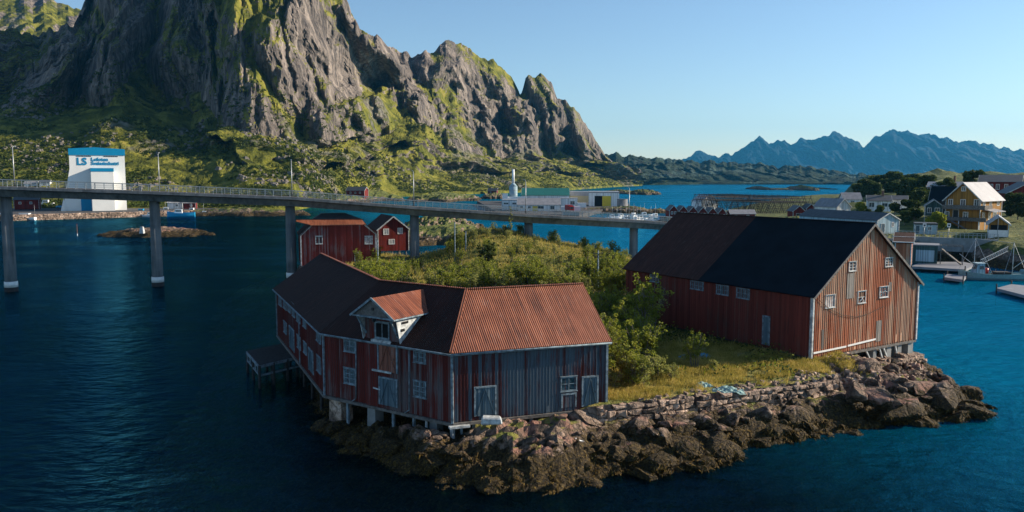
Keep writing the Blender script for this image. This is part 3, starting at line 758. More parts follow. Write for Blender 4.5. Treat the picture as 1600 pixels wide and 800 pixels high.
# piers and posts
def pier(px, seg, inset, w, d, mat, name, top=ZF - .26, lean=0.0):
    P, ni, u = seg; c = PL(px, 660, P, -ni); c = atz(c, 0) + ni * (inset + d / 2)
    z0 = min(-.3, iz(c.x, c.y) - .6); bb = MB()
    bb.hexa([c - u * w * .56 - ni * d * .55 + UP * z0 + u * lean, c + u * w * .56 - ni * d * .55 + UP * z0 + u * lean, c + u * w * .56 + ni * d * .55 + UP * z0 + u * lean, c - u * w * .56 + ni * d * .55 + UP * z0 + u * lean,
             c - u * w / 2 - ni * d / 2 + UP * top, c + u * w / 2 - ni * d / 2 + UP * top, c + u * w / 2 + ni * d / 2 + UP * top, c - u * w / 2 + ni * d / 2 + UP * top])
    bb.build(name, mat, wh)
for px, seg, i_, w, d, m_, nm in ((523, sBC, .1, 1.3, 1.2, 'wallstone', 'stone_pier'), (579, sBC, .1, .8, .9, 'concrete', 'concrete_pier'), (542, sBC, .05, .18, .18, 'old_trim', 'post'), (613, sBC, .05, .18, .18, 'old_trim', 'post'),
        (645, sBC, .05, .18, .18, 'old_trim', 'post'), (664, sBC, .1, .14, .14, 'worn_white', 'post'), (672, sBC, .35, .7, .7, 'concrete', 'concrete_pier'), (705, sBC, .02, .24, .24, 'worn_white', 'post'), (722, sCR, .1, .16, .16, 'old_trim', 'post'),
        (741, sCR, .05, .2, .2, 'old_trim', 'post'), (768, sCR, .1, .3, .2, 'worn_white', 'post'), (831, sCR, .1, .25, .25, 'old_trim', 'post'), (877, sCR, .1, 1.0, .9, 'concrete', 'concrete_pier'), (930, sCR, 1.5, .8, .8, 'wallstone', 'stone_pier')):
    pier(px, seg, i_, w, d, M[m_], nm)
for f_ in (.05, .2, .36, .52, .68, .84):
    c = fA.lerp(fB, f_) + nAB * .5
    bb = MB(); bb.tube(atz(c, -1.5), atz(c, ZF - .25), .16, .14, 8); bb.build('post', M['dark_wood'], wh)
    c = fA.lerp(fB, f_) + nAB * 4
    bb = MB(); bb.tube(atz(c, -1.5), atz(c, ZF - .02), .16, .14, 8); bb.build('post', M['dark_wood'], wh)
for (p, q, n) in ((fA, fB, nAB), (fB, fC, nBC), (fC, fR, nCR)):
    pass
b = MB(); b.prism([atz(fA, ZF - .02), atz(fB, ZF - .02), atz(fC, ZF - .02), atz(fR, ZF - .02), atz(bkR, ZF - .02), atz(bkC, ZF - .02), atz(bkB, ZF - .02), atz(bkA, ZF - .02)], -UP * .25)
b.build('floor', M['dark_wood'], wh)
b = MB(); pB = W(707, 668, ZF - .35); b.ob(pB - dCR * .3 + UP * 0, dCR * 1.5, -nCR * .4, UP * .16); b.build('plank', M['worn_white'], wh)
# landing stage on the left
jt = thing('timber_jetty', 'dark timber landing stage on posts jutting out over the water beside the warehouse', 'jetty', (0, 0, 0))
jz = 2.2
j0 = W(386, 549, jz); j1 = W(405, 571, jz); j2 = W(470, 556, jz); j3 = W(446, 543, jz)
b = MB(); du = (j2 - j1); dv = (j0 - j1)
for i in range(26):
    b.ob(j1 + dv * (i / 26) + dv * .004, du, dv * (1 / 26 - .008), UP * .07)
b.build('deck', M['dark_wood'], jt)
b = MB(); b.bar(j1 - UP * .12, j2 - UP * .12, .2, .26); b.bar(j1 - UP * .12, j0 - UP * .12, .2, .26); b.bar(j0 - UP * .12, j3 - UP * .12, .2, .26)
b.bar(j1 - UP * 1.0, j2 - UP * 1.0, .14, .16); b.build('edge_beam', M['old_trim'], jt)
b = MB()
for k in range(5):
    p = j0.lerp(j1, (k + .15) / 4.6); b.bar(p - UP * .1, p - UP * .95 , .12)
b.bar(j0 - UP * .95, j1 - UP * .95, .12, .14); b.build('side_rail', M['old_trim'], jt)
for p in (j1, j0, j1.lerp(j2, .33), j1.lerp(j2, .66), j2, j0.lerp(j3, .5), j0.lerp(j1, .5), j3, j1.lerp(j3, .45)):
    b = MB(); b.tube(atz(p, -2.5), atz(p, jz), .15, .14, 8); b.build('post', M['dark_wood'], jt)
# ---------------------------------------------------------------- big red barn
BZ = 3.5
G0 = W(1267, 557, BZ); G1 = W(1430, 527, BZ); G2e = W(974, 424, 9.27)
gd = (G1 - G0); GW = gd.length; gd.normalize(); ld = Vector((-gd.y, gd.x, 0)); LL = 26.2
BE = 9.25; BR = 15.45
bn = thing('red_barn', 'huge weathered red fish barn with black roof and white-framed gable windows', 'barn', (0, 0, 0))
def bq(u_, l_, z): return G0 + gd * u_ + ld * l_ + UP * (z - BZ)
gable = [bq(0, 0, BZ - .1), bq(GW, 0, BZ - .2), bq(GW, 0, BE), bq(GW / 2, 0, BR), bq(0, 0, BE)]
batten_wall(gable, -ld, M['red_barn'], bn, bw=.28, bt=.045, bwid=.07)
batten_wall([bq(0, 0, BZ - .1), bq(0, LL, BZ - .1), bq(0, LL, BE), bq(0, 0, BE)], -gd, M['red_barn_shaded'], bn, bw=.28, bt=.04, bwid=.07)
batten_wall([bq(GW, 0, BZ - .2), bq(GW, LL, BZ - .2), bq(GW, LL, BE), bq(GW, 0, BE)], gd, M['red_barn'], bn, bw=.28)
batten_wall([bq(0, LL, BZ), bq(GW, LL, BZ), bq(GW, LL, BE), bq(GW / 2, LL, BR), bq(0, LL, BE)], ld, M['red_barn'], bn, bw=.28)
sb = (BR - BE) / (GW / 2); o1, o2 = .38, .40
def br(side, l_, t_):   # point on roof; t 0 eave..1 ridge
    u_ = (-o1 + (GW / 2 + o1) * t_); z = BE - sb * o1 + (BR - BE + sb * o1) * t_ + .12
    return bq(u_ if side < 0 else GW - u_, l_, z)
sp0 = (PL(1093, 434, G0, -gd) - G0).dot(ld); 
spt = sp0 - .2
roof_slab([br(-1, -o2, 0), br(-1, spt, 0), br(-1, spt, 1), br(-1, -o2, 1)], M['felt'], bn, .12, 'smooth blue-black felt half of the roof')
roof_slab([br(-1, spt, 0), br(-1, LL + .3, 0), br(-1, LL + .3, 1), br(-1, spt, 1)], M['rust_barn'], bn, .13, 'dark rusted iron half of the roof')
roof_slab([br(1, -o2, 0), br(1, LL + .3, 0), br(1, LL + .3, 1), br(1, -o2, 1)], M['rust_barn'], bn, .12)
b = MB(); b.bar(br(-1, -o2, 1) + UP * .03, br(-1, LL + .3, 1) + UP * .03, .3, .07); b.build('ridge_cap', M['felt'], bn)
b = MB()
for s in (-1, 1): b.bar(br(s, -o2 - .03, 0) - UP * .14, br(s, -o2 - .03, 1) - UP * .14, .05, .22, up=(0, 0, 1))
b.build('barge_board', M['old_beam'], bn)
b = MB()
for u_, z0 in ((0, 3.3), (GW, 3.3)): b.bar(bq(u_, -.06, z0), bq(u_, -.06, BE + .05), .2, .14, up=-ld)
b.bar(bq(-.06, .1, 3.3), bq(-.06, .1, BE), .14, .18)
b.build('corner_trim', M['worn_white'], bn)
sG = (G0, ld, gd); sL = (G0, gd, -ld)
def barnwin(seg, x0, y0, x1, y1, bars=(1, 1), pane=None, frame=None, label=None):
    P, ni, u = seg; c, w, h = hw_win(P, ni, u, x0, y0, x1, y1)
    return add_window(bn, c, u, -ni, max(.4, w - .2), h - .22, frame or M['worn_white'], pane or M['glass'], bars, t=.075, proud=.10, label=label)
barnwin(sG, 1325, 408, 1337, 424, (1, 2)); barnwin(sG, 1382, 402, 1394, 417, (2, 2)); barnwin(sG, 1373, 447, 1387, 465, (0, 1))
w3 = barnwin(sG, 1339, 454, 1352, 474, (0, 1), M['black'], label='window with a broken lower pane')
barnwin(sG, 1288.5, 460, 1304, 481, (0, 0), M['worn_white'], label='window boarded over with a white panel')
P = PL(1345.5, 466, G0, -ld); b = MB()
for a_, c_ in (((-.35, -.25), (.1, .1)), ((-.1, .1), (.25, -.3)), ((-.4, -.5), (.2, -.35))):
    b.bar(P - ld * .1 + gd * a_[0] + UP * a_[1], P - ld * .12 + gd * c_[0] + UP * c_[1], .03, .13, up=-ld)
b.build('broken_slat', M['white_paint'], w3)
for q in ((1016, 426, 1030, 441), (1079, 439, 1100, 453), (1119.5, 445, 1139, 461), (1151, 450, 1172, 467)): barnwin(sL, *q, bars=(2, 1), frame=M['old_trim'], pane=M['curtain'])
def patch(seg, x0, y0, x1, y1, mat, name='board_patch'):
    P, ni, u = seg; c, w, h = hw_win(P, ni, u, x0, y0, x1, y1); bb = MB(); k = max(2, int(w / .2))
    for i in range(k): bb.ob(c - u * (w / 2 - w * i / k) - UP * h / 2 - ni * .0, u * (w / k - .02), -ni * (.065 + .01 * (i % 2)), UP * h)
    bb.build(name, mat, bn)
patch(sG, 1323, 427, 1334, 466, M['grey_wood']); patch(sG, 1368.5, 501, 1376, 533, M['grey_wood']); patch(sG, 1283.5, 515, 1286, 545, M['grey_wood']); patch(sG, 1388, 441, 1392, 455, M['grey_wood'])
P_, ni_, u_ = sL; c, w, h = hw_win(P_, ni_, u_, 1193, 495, 1202, 539)
add_door(bn, c - UP * h / 2, u_, -ni_, w, h, M['door_blue'], split=False)
b = MB()
p0 = PL(1269, 551.5, G0, -ld) - ld * .14; p1 = PL(1320, 541, G0, -ld) - ld * .14; b.bar(p0, p1, .06, .16); p0 = PL(1322.5, 540, G0, -ld) - ld * .14; p1 = PL(1366, 529.5, G0, -ld) - ld * .14; b.bar(p0, p1, .06, .16)
b.build('base_board', M['white_paint'], bn)
b = MB(); pts = [PL(x_, y_, G0, -ld) - ld * .14 for x_, y_ in ((1273, 463), (1284, 474), (1297, 484), (1315, 492), (1335, 495), (1352, 491), (1367, 484), (1380, 478))]
for p, q in zip(pts, pts[1:]): b.tube(p, q, .025, n=5)
b.build('hanging_wire', M['rope'], bn)
b = MB(); b.prism([bq(0, 0, BZ - .25), bq(GW, 0, BZ - .25), bq(GW, LL, BZ - .25), bq(0, LL, BZ - .25)], UP * .15); b.build('floor', M['dark_wood'], bn)
b = MB(); b.bar(bq(4, -.02, BZ - .35), bq(GW, -.02, BZ - .35), .2, .22); b.build('sill_beam', M['old_beam'], bn)
for fr_, w, nm, m_ in ((.60, .55, 'concrete_pier', 'concrete'), (.74, .75, 'concrete_pier', 'concrete'), (.85, .65, 'concrete_pier', 'concrete'), (.965, .85, 'concrete_pier', 'concrete'), (.42, .3, 'post', 'old_beam')):
    for li in (0.1, 6.0):
        c = bq(GW * fr_, li, 0); bb = MB(); bb.ob(atz(c, .6) - gd * w / 2, gd * w, ld * w, UP * (BZ - .45 - .6)); bb.build(nm, M[m_], bn)
b = MB()
for fa, fb in ((.50, .56), (.63, .67), (.67, .72), (.79, .82)): b.bar(bq(GW * fa, .0, BZ - .4), bq(GW * fb, .0, BZ - 1.7), .14)
b.bar(bq(GW * .52, -.1, BZ - 1.6), bq(GW * .60, -.1, BZ - 1.55), .12)
b.build('brace', M['worn_white'], bn)
# coursed stone footing under the barn corner
def stone_courses(name, pts, z0f, z1, mat, seed, parent=None, hmin=.32, hmax=.5, wmin=.4, wmax=1.1, depth=.5, dropout=0):
    rr = random.Random(seed); b = MB()
    L = [0]; 
    for p, q in zip(pts, pts[1:]): L.append(L[-1] + (q - p).length)
    def at(s):
        for i in range(len(pts) - 1):
            if s <= L[i + 1] or i == len(pts) - 2:
                f = (s - L[i]) / (L[i + 1] - L[i]); p = pts[i].lerp(pts[i + 1], f); d = (pts[i + 1] - pts[i]); d.z = 0; return p, d.normalized(), p.z
    z = z0f; row = 0
    while z < z1 - .05:
        h = rr.uniform(hmin, hmax); s = -rr.random() * .5
        while s < L[-1]:
            w = rr.uniform(wmin, wmax) * (1.25 if row == 0 else 1); s1 = min(s + w, L[-1]); 
            p, d, zt = at(max(0, (s + s1) / 2)); n = Vector((d.y, -d.x, 0))
            if s1 - s > .15 and (z + h < zt + rr.uniform(-.05, .3)) and rr.random() > dropout:
                hw_ = (s1 - s) / 2 * .97; pr = rr.uniform(-.12, .12); hh = h * rr.uniform(.88, 1.02); c = Vector((p.x, p.y, z))
                lean = -(z - z0f) * .12
                def jj(v): return v + Vector((rr.uniform(-1, 1), rr.uniform(-1, 1), rr.uniform(-1, 1))) * min(.14, h * .26)
                o = c + n * (depth / 2 + pr + lean)
                i0 = len(b.v)
                # chunky stone: bevelled block (front face inset)
                co_ = []
                for (a_, zz) in ((-1, 0), (1, 0), (1, 1), (-1, 1)): co_.append(jj(o + d * hw_ * a_ - n * depth + UP * hh * zz))
                for (a_, zz) in ((-1, 0), (1, 0), (1, 1), (-1, 1)): co_.append(jj(o + d * hw_ * a_ - n * .08 + UP * hh * zz))
                for (a_, zz) in ((-.72, .2), (.72, .2), (.72, .8), (-.72, .8)): co_.append(jj(o + d * hw_ * a_ + n * .07 + UP * hh * zz))
                b.v += [tuple(q) for q in co_]
                F_ = [(0, 3, 2, 1)]
                for k0 in (0, 4):
                    for k in range(4): F_.append((k0 + k, k0 + (k + 1) % 4, k0 + 4 + (k + 1) % 4, k0 + 4 + k))
                F_.append((8, 9, 10, 11))
                for q in F_: b.f.append(tuple(i0 + t_ for t_ in q)); b.m.append(0); b.sm.append(False)
            s = s1
        z += h; row += 1
    return b.build(name, mat, parent)
stone_courses('stone_footing', [bq(GW * .62, -.7, 2.0), bq(GW + .3, -.7, 2.0), bq(GW + .3, 7, 2.0)], -.3, 2.2, M['wallstone'], 5, bn, depth=1.0)
b = MB(); b.ob(bq(GW * .62, -.6, -.5), gd * (GW * .38 + .8), ld * 7.5, UP * 2.25); b.build('footing_core', M['wallstone'], bn)
# dry stone retaining wall
o = stone_courses('dry_stone_wall', WALLP, .75, 3.4, M['wallstone'], 12, None, depth=.7, hmin=.28, hmax=.55, wmin=.35, wmax=1.4, dropout=.03)
tag(o, 'pale dry stone retaining wall along the grassy shore between the two buildings', 'stone wall')
# ---------------------------------------------------------------- boulders
def rock_mesh(name, seed, sub=3, flat=1.0, sharp=.28):
    import bmesh
    rr = random.Random(seed); bm = bmesh.new(); bmesh.ops.create_icosphere(bm, subdivisions=sub, radius=1.0)
    planes = []
    for _ in range(11):
        n = Vector((rr.gauss(0, 1), rr.gauss(0, 1), rr.gauss(0, .8))).normalized(); planes.append((n, rr.uniform(.5, .92)))
    co_ = np.array([v.co for v in bm.verts])
    for v in bm.verts:
        for n, d in planes:
            k = v.co.dot(n) - d
            if k > 0: v.co -= n * k * 1.0
    co_ = np.array([v.co for v in bm.verts])
    ns = fbm(co_[:, 0] * 1.7 + co_[:, 2] * 1.3 + seed, co_[:, 1] * 1.7 - co_[:, 2] + seed * 3, 4, seed) * sharp * .42
    for v, k in zip(bm.verts, ns): v.co *= (1 + k)
    me = bpy.data.meshes.new(name); bm.to_mesh(me); bm.free(); me.materials.append(M['boulder'])
    return me
RM = [rock_mesh('boulder', 100 + i, 4) for i in range(9)]
rb = random.Random(44)
def put_rock(x, y, z, sx, sy, sz, label, group, cat='boulder', tilt=.35):
    o = bpy.data.objects.new('boulder', rb.choice(RM)); link(o)
    o.location = (x, y, z); o.rotation_euler = (rb.uniform(-tilt, tilt), rb.uniform(-tilt, tilt), rb.uniform(0, 6.28)); o.scale = (sx, sy, sz)
    return tag(o, label, cat, group)
nb_ = 0; tries = 0
while nb_ < 260 and tries < 9000:
    tries += 1
    x = rb.uniform(-18, 42.5); y = rb.uniform(47.5, 76)
    d = float(sdist(np.array([x]), np.array([y]))[0])
    if d < -.6 or d > 9: continue
    if y > np.interp(x, _wx, _wy) - 1.0 and x < _wx[-1] + 2: 
        if x > 7: continue
    if x < 7 and (Vector((x, y, 0)) - atz(fC, 0)).dot(nCR) > -.4 and (Vector((x, y, 0)) - atz(fC, 0)).dot(nBC) > -.3 and rb.random() < .8: continue
    if (Vector((x, y, 0)) - G0).dot(ld) > (-3.2 if x > 32 else -1.2) and x > 26: continue
    if (Vector((x, y, 0)) - atz(W(768, 680, 2.0), 0)).length < 2.0: continue
    s = rb.choice((.25, .3, .35, .4, .5, .6, .8, 1.0)) * rb.uniform(.8, 1.2)
    if x > 30: s *= 1.1
    z = iz(x, y)
    put_rock(x, y, z + s * .05, s * rb.uniform(.9, 1.5), s * rb.uniform(.8, 1.2), s * rb.uniform(.4, .7), 'weathered boulder lying among the seaweed-covered rocks of the island shore', 'boulders along the island shore')
    nb_ += 1
# a few larger ones that show
for px, py, z, sx, sy, sz in ((840, 678, 1.9, 1.5, .9, .55), (805, 690, 1.5, 1.2, .7, .5), (1005, 665, 1.5, 1.7, 1.0, .8), (1060, 668, 1.4, 1.7, 1.0, .7), (1190, 650, 1.5, 1.3, .9, .8), (1340, 615, 2.2, 1.6, 1.0, 1.1), (1375, 620, 2.1, 2.4, 1.2, .9), (965, 690, .9, 1.6, 1.0, .7),
        (1120, 700, .6, 1.9, 1.3, .8), (1240, 650, 1.2, 2.0, 1.3, .8), (1410, 640, 1.1, 2.6, 1.5, .8), (1470, 620, 1.3, 3.0, 1.5, 1.0), (1510, 640, .5, 2.2, 1.2, .7), (1440, 605, 1.8, 2.5, 1.3, .8), (880, 720, .7, 1.6, 1.1, .7), (1030, 720, .5, 2.2, 1.2, .6), (940, 730, .3, 2.0, 1.2, .6)):
    p = W(px, py, z); put_rock(p.x, p.y, z - .1, sx, sy, sz, 'large rounded rock outcrop boulder at the foot of the island shore', 'large boulders at the island shore', tilt=.2)
p = W(768, 678, 2.0)
b = MB(); b.hexa([(-.75, -.4, 0), (.8, -.35, .05), (.7, .4, 0), (-.7, .38, 0), (-.68, -.36, .55), (.72, -.3, .5), (.62, .36, .52), (-.66, .34, .58)])
o = b.build('stone_block', M['worn_white'], None, bev=.09); o.location = (p.x, p.y, iz(p.x, p.y) + .35); tag(o, 'pale squared stone block lying on the rocks before the pale blue door', 'stone block')
# ---------------------------------------------------------------- islets and harbour land
def islet(px0, px1, py_front, h, depth, seed, mat=None, name='skerry', asym=.0):
    a = W(px0, py_front, 0); c = W(px1, py_front, 0); w = (c - a).length / 2; m_ = (a + c) / 2 + Vector((0, depth / 2, 0))
    nx, ny = 60, 34
    gx, gy = np.meshgrid(np.linspace(-1.25, 1.25, nx), np.linspace(-1.25, 1.25, ny))
    X = m_.x + gx * w; Y = m_.y + gy * depth / 2
    r = np.sqrt(gx ** 2 + gy ** 2) + fbm(gx * 2.2 + seed, gy * 2.2, 4, seed) * .55
    prof = np.clip(1 - r, -.5, 1)
    Z = np.where(prof > 0, h * prof ** .55, prof * 6) + (fbm(gx * 6 + seed, gy * 6, 4, seed + 3, ridged=True) - .4) * h * .35 * sst(prof, -.05, .3)
    o = mesh_np(name, np.stack([X, Y, Z], -1).reshape(-1, 3), grid_faces(ny, nx), mat or M['farshore'], smooth=False)
    return tag(o, kind='structure')
islet(140, 302, 371, 2.6, 22, 1, M['boulder'])
islet(585, 800, 384, 4.2, 60, 2, M['farshore']); islet(610, 742, 368, 6.0, 60, 3)
islet(628, 738, 316, 6.5, 120, 4); islet(750, 792, 311, 5, 60, 5)
islet(420, 600, 318, 9, 190, 15); islet(950, 1000, 303, 4.5, 90, 6); islet(990, 1040, 304.5, 5.5, 80, 7)
for k, (a_, c_, y_, h_) in enumerate(((1195, 1215, 297, 5), (1220, 1262, 297.3, 2.5), (1258, 1292, 298, 7), (1300, 1312, 296, 2))): islet(a_, c_, y_, h_, 120, 20 + k)
# land on the right, built from control heights
LC = [(1520, 360, 213), (1385, 330, 262), (1470, 337, 222), (1480, 300, 300), (1560, 318, 268), (1570, 364, 190), (1450, 364, 200), (1400, 364, 188), (1320, 337, 300), (1300, 332, 400), (1245, 342, 330),
      (1265, 335, 380), (1200, 338, 345), (1170, 334, 400), (1105, 341, 345), (1500, 385, 178), (1590, 375, 182), (1420, 372, 185), (1640, 380, 176), (1700, 330, 260), (1800, 300, 400), (1600, 290, 420), (1450, 296, 420), (1400, 302, 400), (1340, 315, 380)]
LCP = [WD(a_, b_, d_) for a_, b_, d_ in LC] + [Vector((352, 850, 2)), Vector((400, 880, 10)), Vector((460, 860, 13)), Vector((260, 640, 2.5)), Vector((320, 620, 4)), Vector((420, 620, 12)), Vector((600, 600, 30))]
LPOLY = [tuple(W(a_, b_, 0))[:2] for a_, b_ in ((1330, 412), (1425, 411), (1505, 408), (1525, 416), (1600, 424), (1750, 434))] + [(700, 250), (900, 950), (560, 1000), (400, 960), (352, 850), (300, 700), (215, 545), (150, 480), (110, 430), (80, 400), (62, 350), (66, 322), (98, 300), (100, 240), (84, 190), (66, 172)]
_LP = np.array(LPOLY)
def land_z(x, y):
    x = np.asarray(x, float); y = np.asarray(y, float)
    d = sdist(x, y, _LP) + fbm(x * .05, y * .05, 3, 8) * 3
    num = 0; den = 0
    for p in LCP:
        w = 1.0 / (((x - p.x) ** 2 + (y - p.y) ** 2) + 20) ** 1.6; num = num + w * p.z; den = den + w
    z = num / den
    z = z * np.clip(1 - np.exp(-np.maximum(d, 0) / 2.2), 0, 1)
    return np.where(d > 0, z, d * .6) 
def make_land():
    xs = np.concatenate([np.arange(50, 250, 1.6), np.arange(250, 900, 9)]); ys = np.concatenate([np.arange(140, 330, 1.6), np.arange(330, 560, 4), np.arange(560, 1010, 10)])
    X, Y = np.meshgrid(xs, ys); Z = land_z(X, Y)
    Z = Z + np.where(Z > .2, fbm(X * .08, Y * .08, 4, 40) * .5, 0) + np.where((Z > 0) & (sdist(X, Y, _LP) < 6), (fbm(X * .35, Y * .35, 4, 41, ridged=True) - .4) * 1.2, 0)
    Z = Z + sst(Y, 640, 800) * 1.0 * np.clip(sdist(X, Y, _LP) / 25, 0, 1) * (8 + fbm(X * .02, Y * .02, 4, 43) * 14)
    tag(mesh_np('harbour_land', np.stack([X, Y, Z], -1).reshape(-1, 3), grid_faces(len(ys), len(xs)), M['farshore'], smooth=False), kind='structure')
make_land()
def lz(x, y): return float(land_z(np.array([x]), np.array([y]))[0])
# factory quay, breakwater and left quay
def slab(name, pts, z0, z1, mat):
    b = MB(); b.prism([Vector((p[0], p[1], z0)) for p in pts], UP * (z1 - z0)); return tag(b.build(name, mat), kind='structure')
q0 = W(780, 333, 2.2); q1 = W(905, 336, 2.2); q2 = W(1000, 336, 2.2)
slab('factory_quay', [q0, q1, (q1.x + 14, 430), W(985, 323, 2.2), (W(985, 323, 2.2).x + 14, 590), (W(785, 323, 2.2).x - 20, 590)], -3, 2.2, M['asphalt'])
islet(895, 1052, 334, 3.6, 16, 31, M['farshore'], 'breakwater')
lq = [W(-300, 338, 2.6), W(20, 336, 2.6), W(212, 331, 2.6), W(330, 328, 2.6)]
slab('harbour_ground', [lq[0], lq[1], lq[2], lq[3], (lq[3].x + 5, 480), (lq[0].x, 560)], -3, 2.45, M['asphalt'])
o = stone_courses('quay_wall', [p + UP * .4 for p in lq], -.4, 3.1, M['wallstone'], 9, None, .6, .9, 1.0, 2.6, 1.2); tag(o, 'rough stone quay wall along the water below the tall white hall', 'quay wall')
islet(255, 470, 338, 3.8, 26, 32, M['farshore'], 'shore_rocks')
# road below the mountain
b = MB(); rp = [W(430, 306, 4.5), W(470, 302, 6), W(540, 300, 7), W(600, 297.5, 7), W(700, 296, 7.5), W(850, 293, 7)]
rp = [WD(430, 303, 560), WD(480, 300.5, 640), WD(545, 299, 720), WD(620, 297, 840), WD(740, 295, 960), WD(860, 293, 1150)]
for p, q in zip(rp, rp[1:]): b.ob(p - UP * 3.5, q - p, Vector((0, 9, 0)), UP * 3.5)
tag(b.build('shore_road', M['concrete']), kind='structure')
# ---------------------------------------------------------------- bridge
K0 = W(18, 455, 0); K1 = W(247, 447, 0); KS = K1 - K0
br_ = thing('road_bridge', 'long grey concrete road bridge on slim piers crossing the sound', 'bridge', (0, 0, 0))
kd = KS.normalized(); kn = Vector((-kd.y, kd.x, 0))
def kp(k): return K0 + KS * k
tops = {0: (14, 291.5), 1: (243, 299.5), 2: (455, 308), 3: (651, 323.5), 4: (831, 336), 5: (995, 345)}
tz = {k: WD(v[0], v[1], kp(k).y - 4).z for k, v in tops.items()}
tz[-1] = tz[0] + .6; tz[-2] = tz[0] + 1.0; tz[-3] = tz[0] + 1.2; tz[6] = tz[5] - 1.9; tz[7] = tz[6] - 2.2; tz[8] = tz[7] - 1.5
def kz(k):
    ks = sorted(tz); return float(np.interp(k, ks, [tz[q] for q in ks]))
b = MB(); HWB = 4.2
prof = [(-HWB, 0), (HWB, 0), (HWB, -.45), (HWB - 1.3, -.62), (2.1, -1.75), (-2.1, -1.75), (-HWB + 1.3, -.62), (-HWB, -.45)]
kk = np.arange(-3, 8.01, .25)
for a_, c_ in zip(kk, kk[1:]):
    pa = [kp(a_) + kn * u_ + UP * (kz(a_) + z_) for u_, z_ in prof]; pc = [kp(c_) + kn * u_ + UP * (kz(c_) + z_) for u_, z_ in prof]
    for i in range(8):
        j = (i + 1) % 8; b.face([pa[i], pa[j], pc[j], pc[i]])
b.face([kp(-3) + kn * u_ + UP * (kz(-3) + z_) for u_, z_ in prof]); b.face([kp(8) + kn * u_ + UP * (kz(8) + z_) for u_, z_ in prof][::-1])
b.build('deck', M['deck_concrete'], br_)
b = MB()
for a_, c_ in zip(kk, kk[1:]): b.face([kp(a_) - kn * 3.3 + UP * (kz(a_) + .02), kp(c_) - kn * 3.3 + UP * (kz(c_) + .02), kp(c_) + kn * 3.3 + UP * (kz(c_) + .02), kp(a_) + kn * 3.3 + UP * (kz(a_) + .02)])
b.build('carriageway', M['asphalt'], br_)
for s in (-1, 1):
    b = MB()
    for a_, c_ in zip(kk, kk[1:]):
        for z_, t_ in ((1.15, .09), (.75, .05), (.4, .05)): b.bar(kp(a_) + kn * s * 3.95 + UP * (kz(a_) + z_), kp(c_) + kn * s * 3.95 + UP * (kz(c_) + z_), t_)
    for a_ in np.arange(-3, 8, .0625): b.bar(kp(a_) + kn * s * 3.95 + UP * kz(a_), kp(a_) + kn * s * 3.95 + UP * (kz(a_) + 1.15), .08)
    b.build('railing', M['metal'], br_)
for k in range(-2, 8):
    p = kp(k); zt = kz(k) - 1.7; b = MB(); rr_ = .85
    g0 = -4.5
    b.tube(p + UP * g0, p + UP * zt, 1.0, .88, 20); pr = b.build('pier', M['deck_concrete'], br_)
    b = MB(); b.tube(p + UP * .75, p + UP * 1.75, 1.06, 1.06, 20); b.build('white_band', M['white_paint'], pr)
    b = MB(); b.tube(p + UP * -4, p + UP * .75, 1.14, 1.08, 20); b.build('tidal_stain', M['dark_wood'], pr)
def lamp(loc, rz, label, h=7.0):
    t = thing('street_lamp', label, 'street lamp', loc, rz, 'lamps along the bridge')
    b = MB(); b.tube((0, 0, 0), (0, 0, h - .3), .10, .07, 8); b.tube((0, 0, h - .35), (0, .4, h), .06, .05, 6); b.tube((0, .4, h), (0, 1.3, h + .08), .05, .05, 6); b.build('pole', M['metal'], t)
    b = MB(); b.hexa([(-.13, 1.1, h), (.13, 1.1, h), (.13, 1.8, h + .06), (-.13, 1.8, h + .06), (-.1, 1.1, h + .14), (.1, 1.1, h + .14), (.1, 1.8, h + .15), (-.1, 1.8, h + .15)]); b.build('lamp_head', M['metal'], t)
    b = MB(); b.tube((0, 0, 0), (0, 0, .9), .15, .13, 8); b.build('base', M['dark_metal'], t)
    return t
L0 = None; lab = ['leftmost lamp on the bridge, left of the tall white hall', 'lamp on the bridge just right of the tall white hall', 'lamp on the bridge above the dark-roofed sheds', 'lamp on the bridge above the small red gabled cottage', 'lamp on the bridge in front of the green roofed factory', 'lamp on the bridge near the marina boats, rightmost of the row']
for k in range(6):
    p = kp(k + .02) + kn * 3.6; p.z = kz(k + .02) + .02
    if L0 is None: L0 = lamp(p, math.atan2(-kd.x, kd.y) + math.pi / 2, lab[k])
    else: dup(L0, p, None, lab[k])
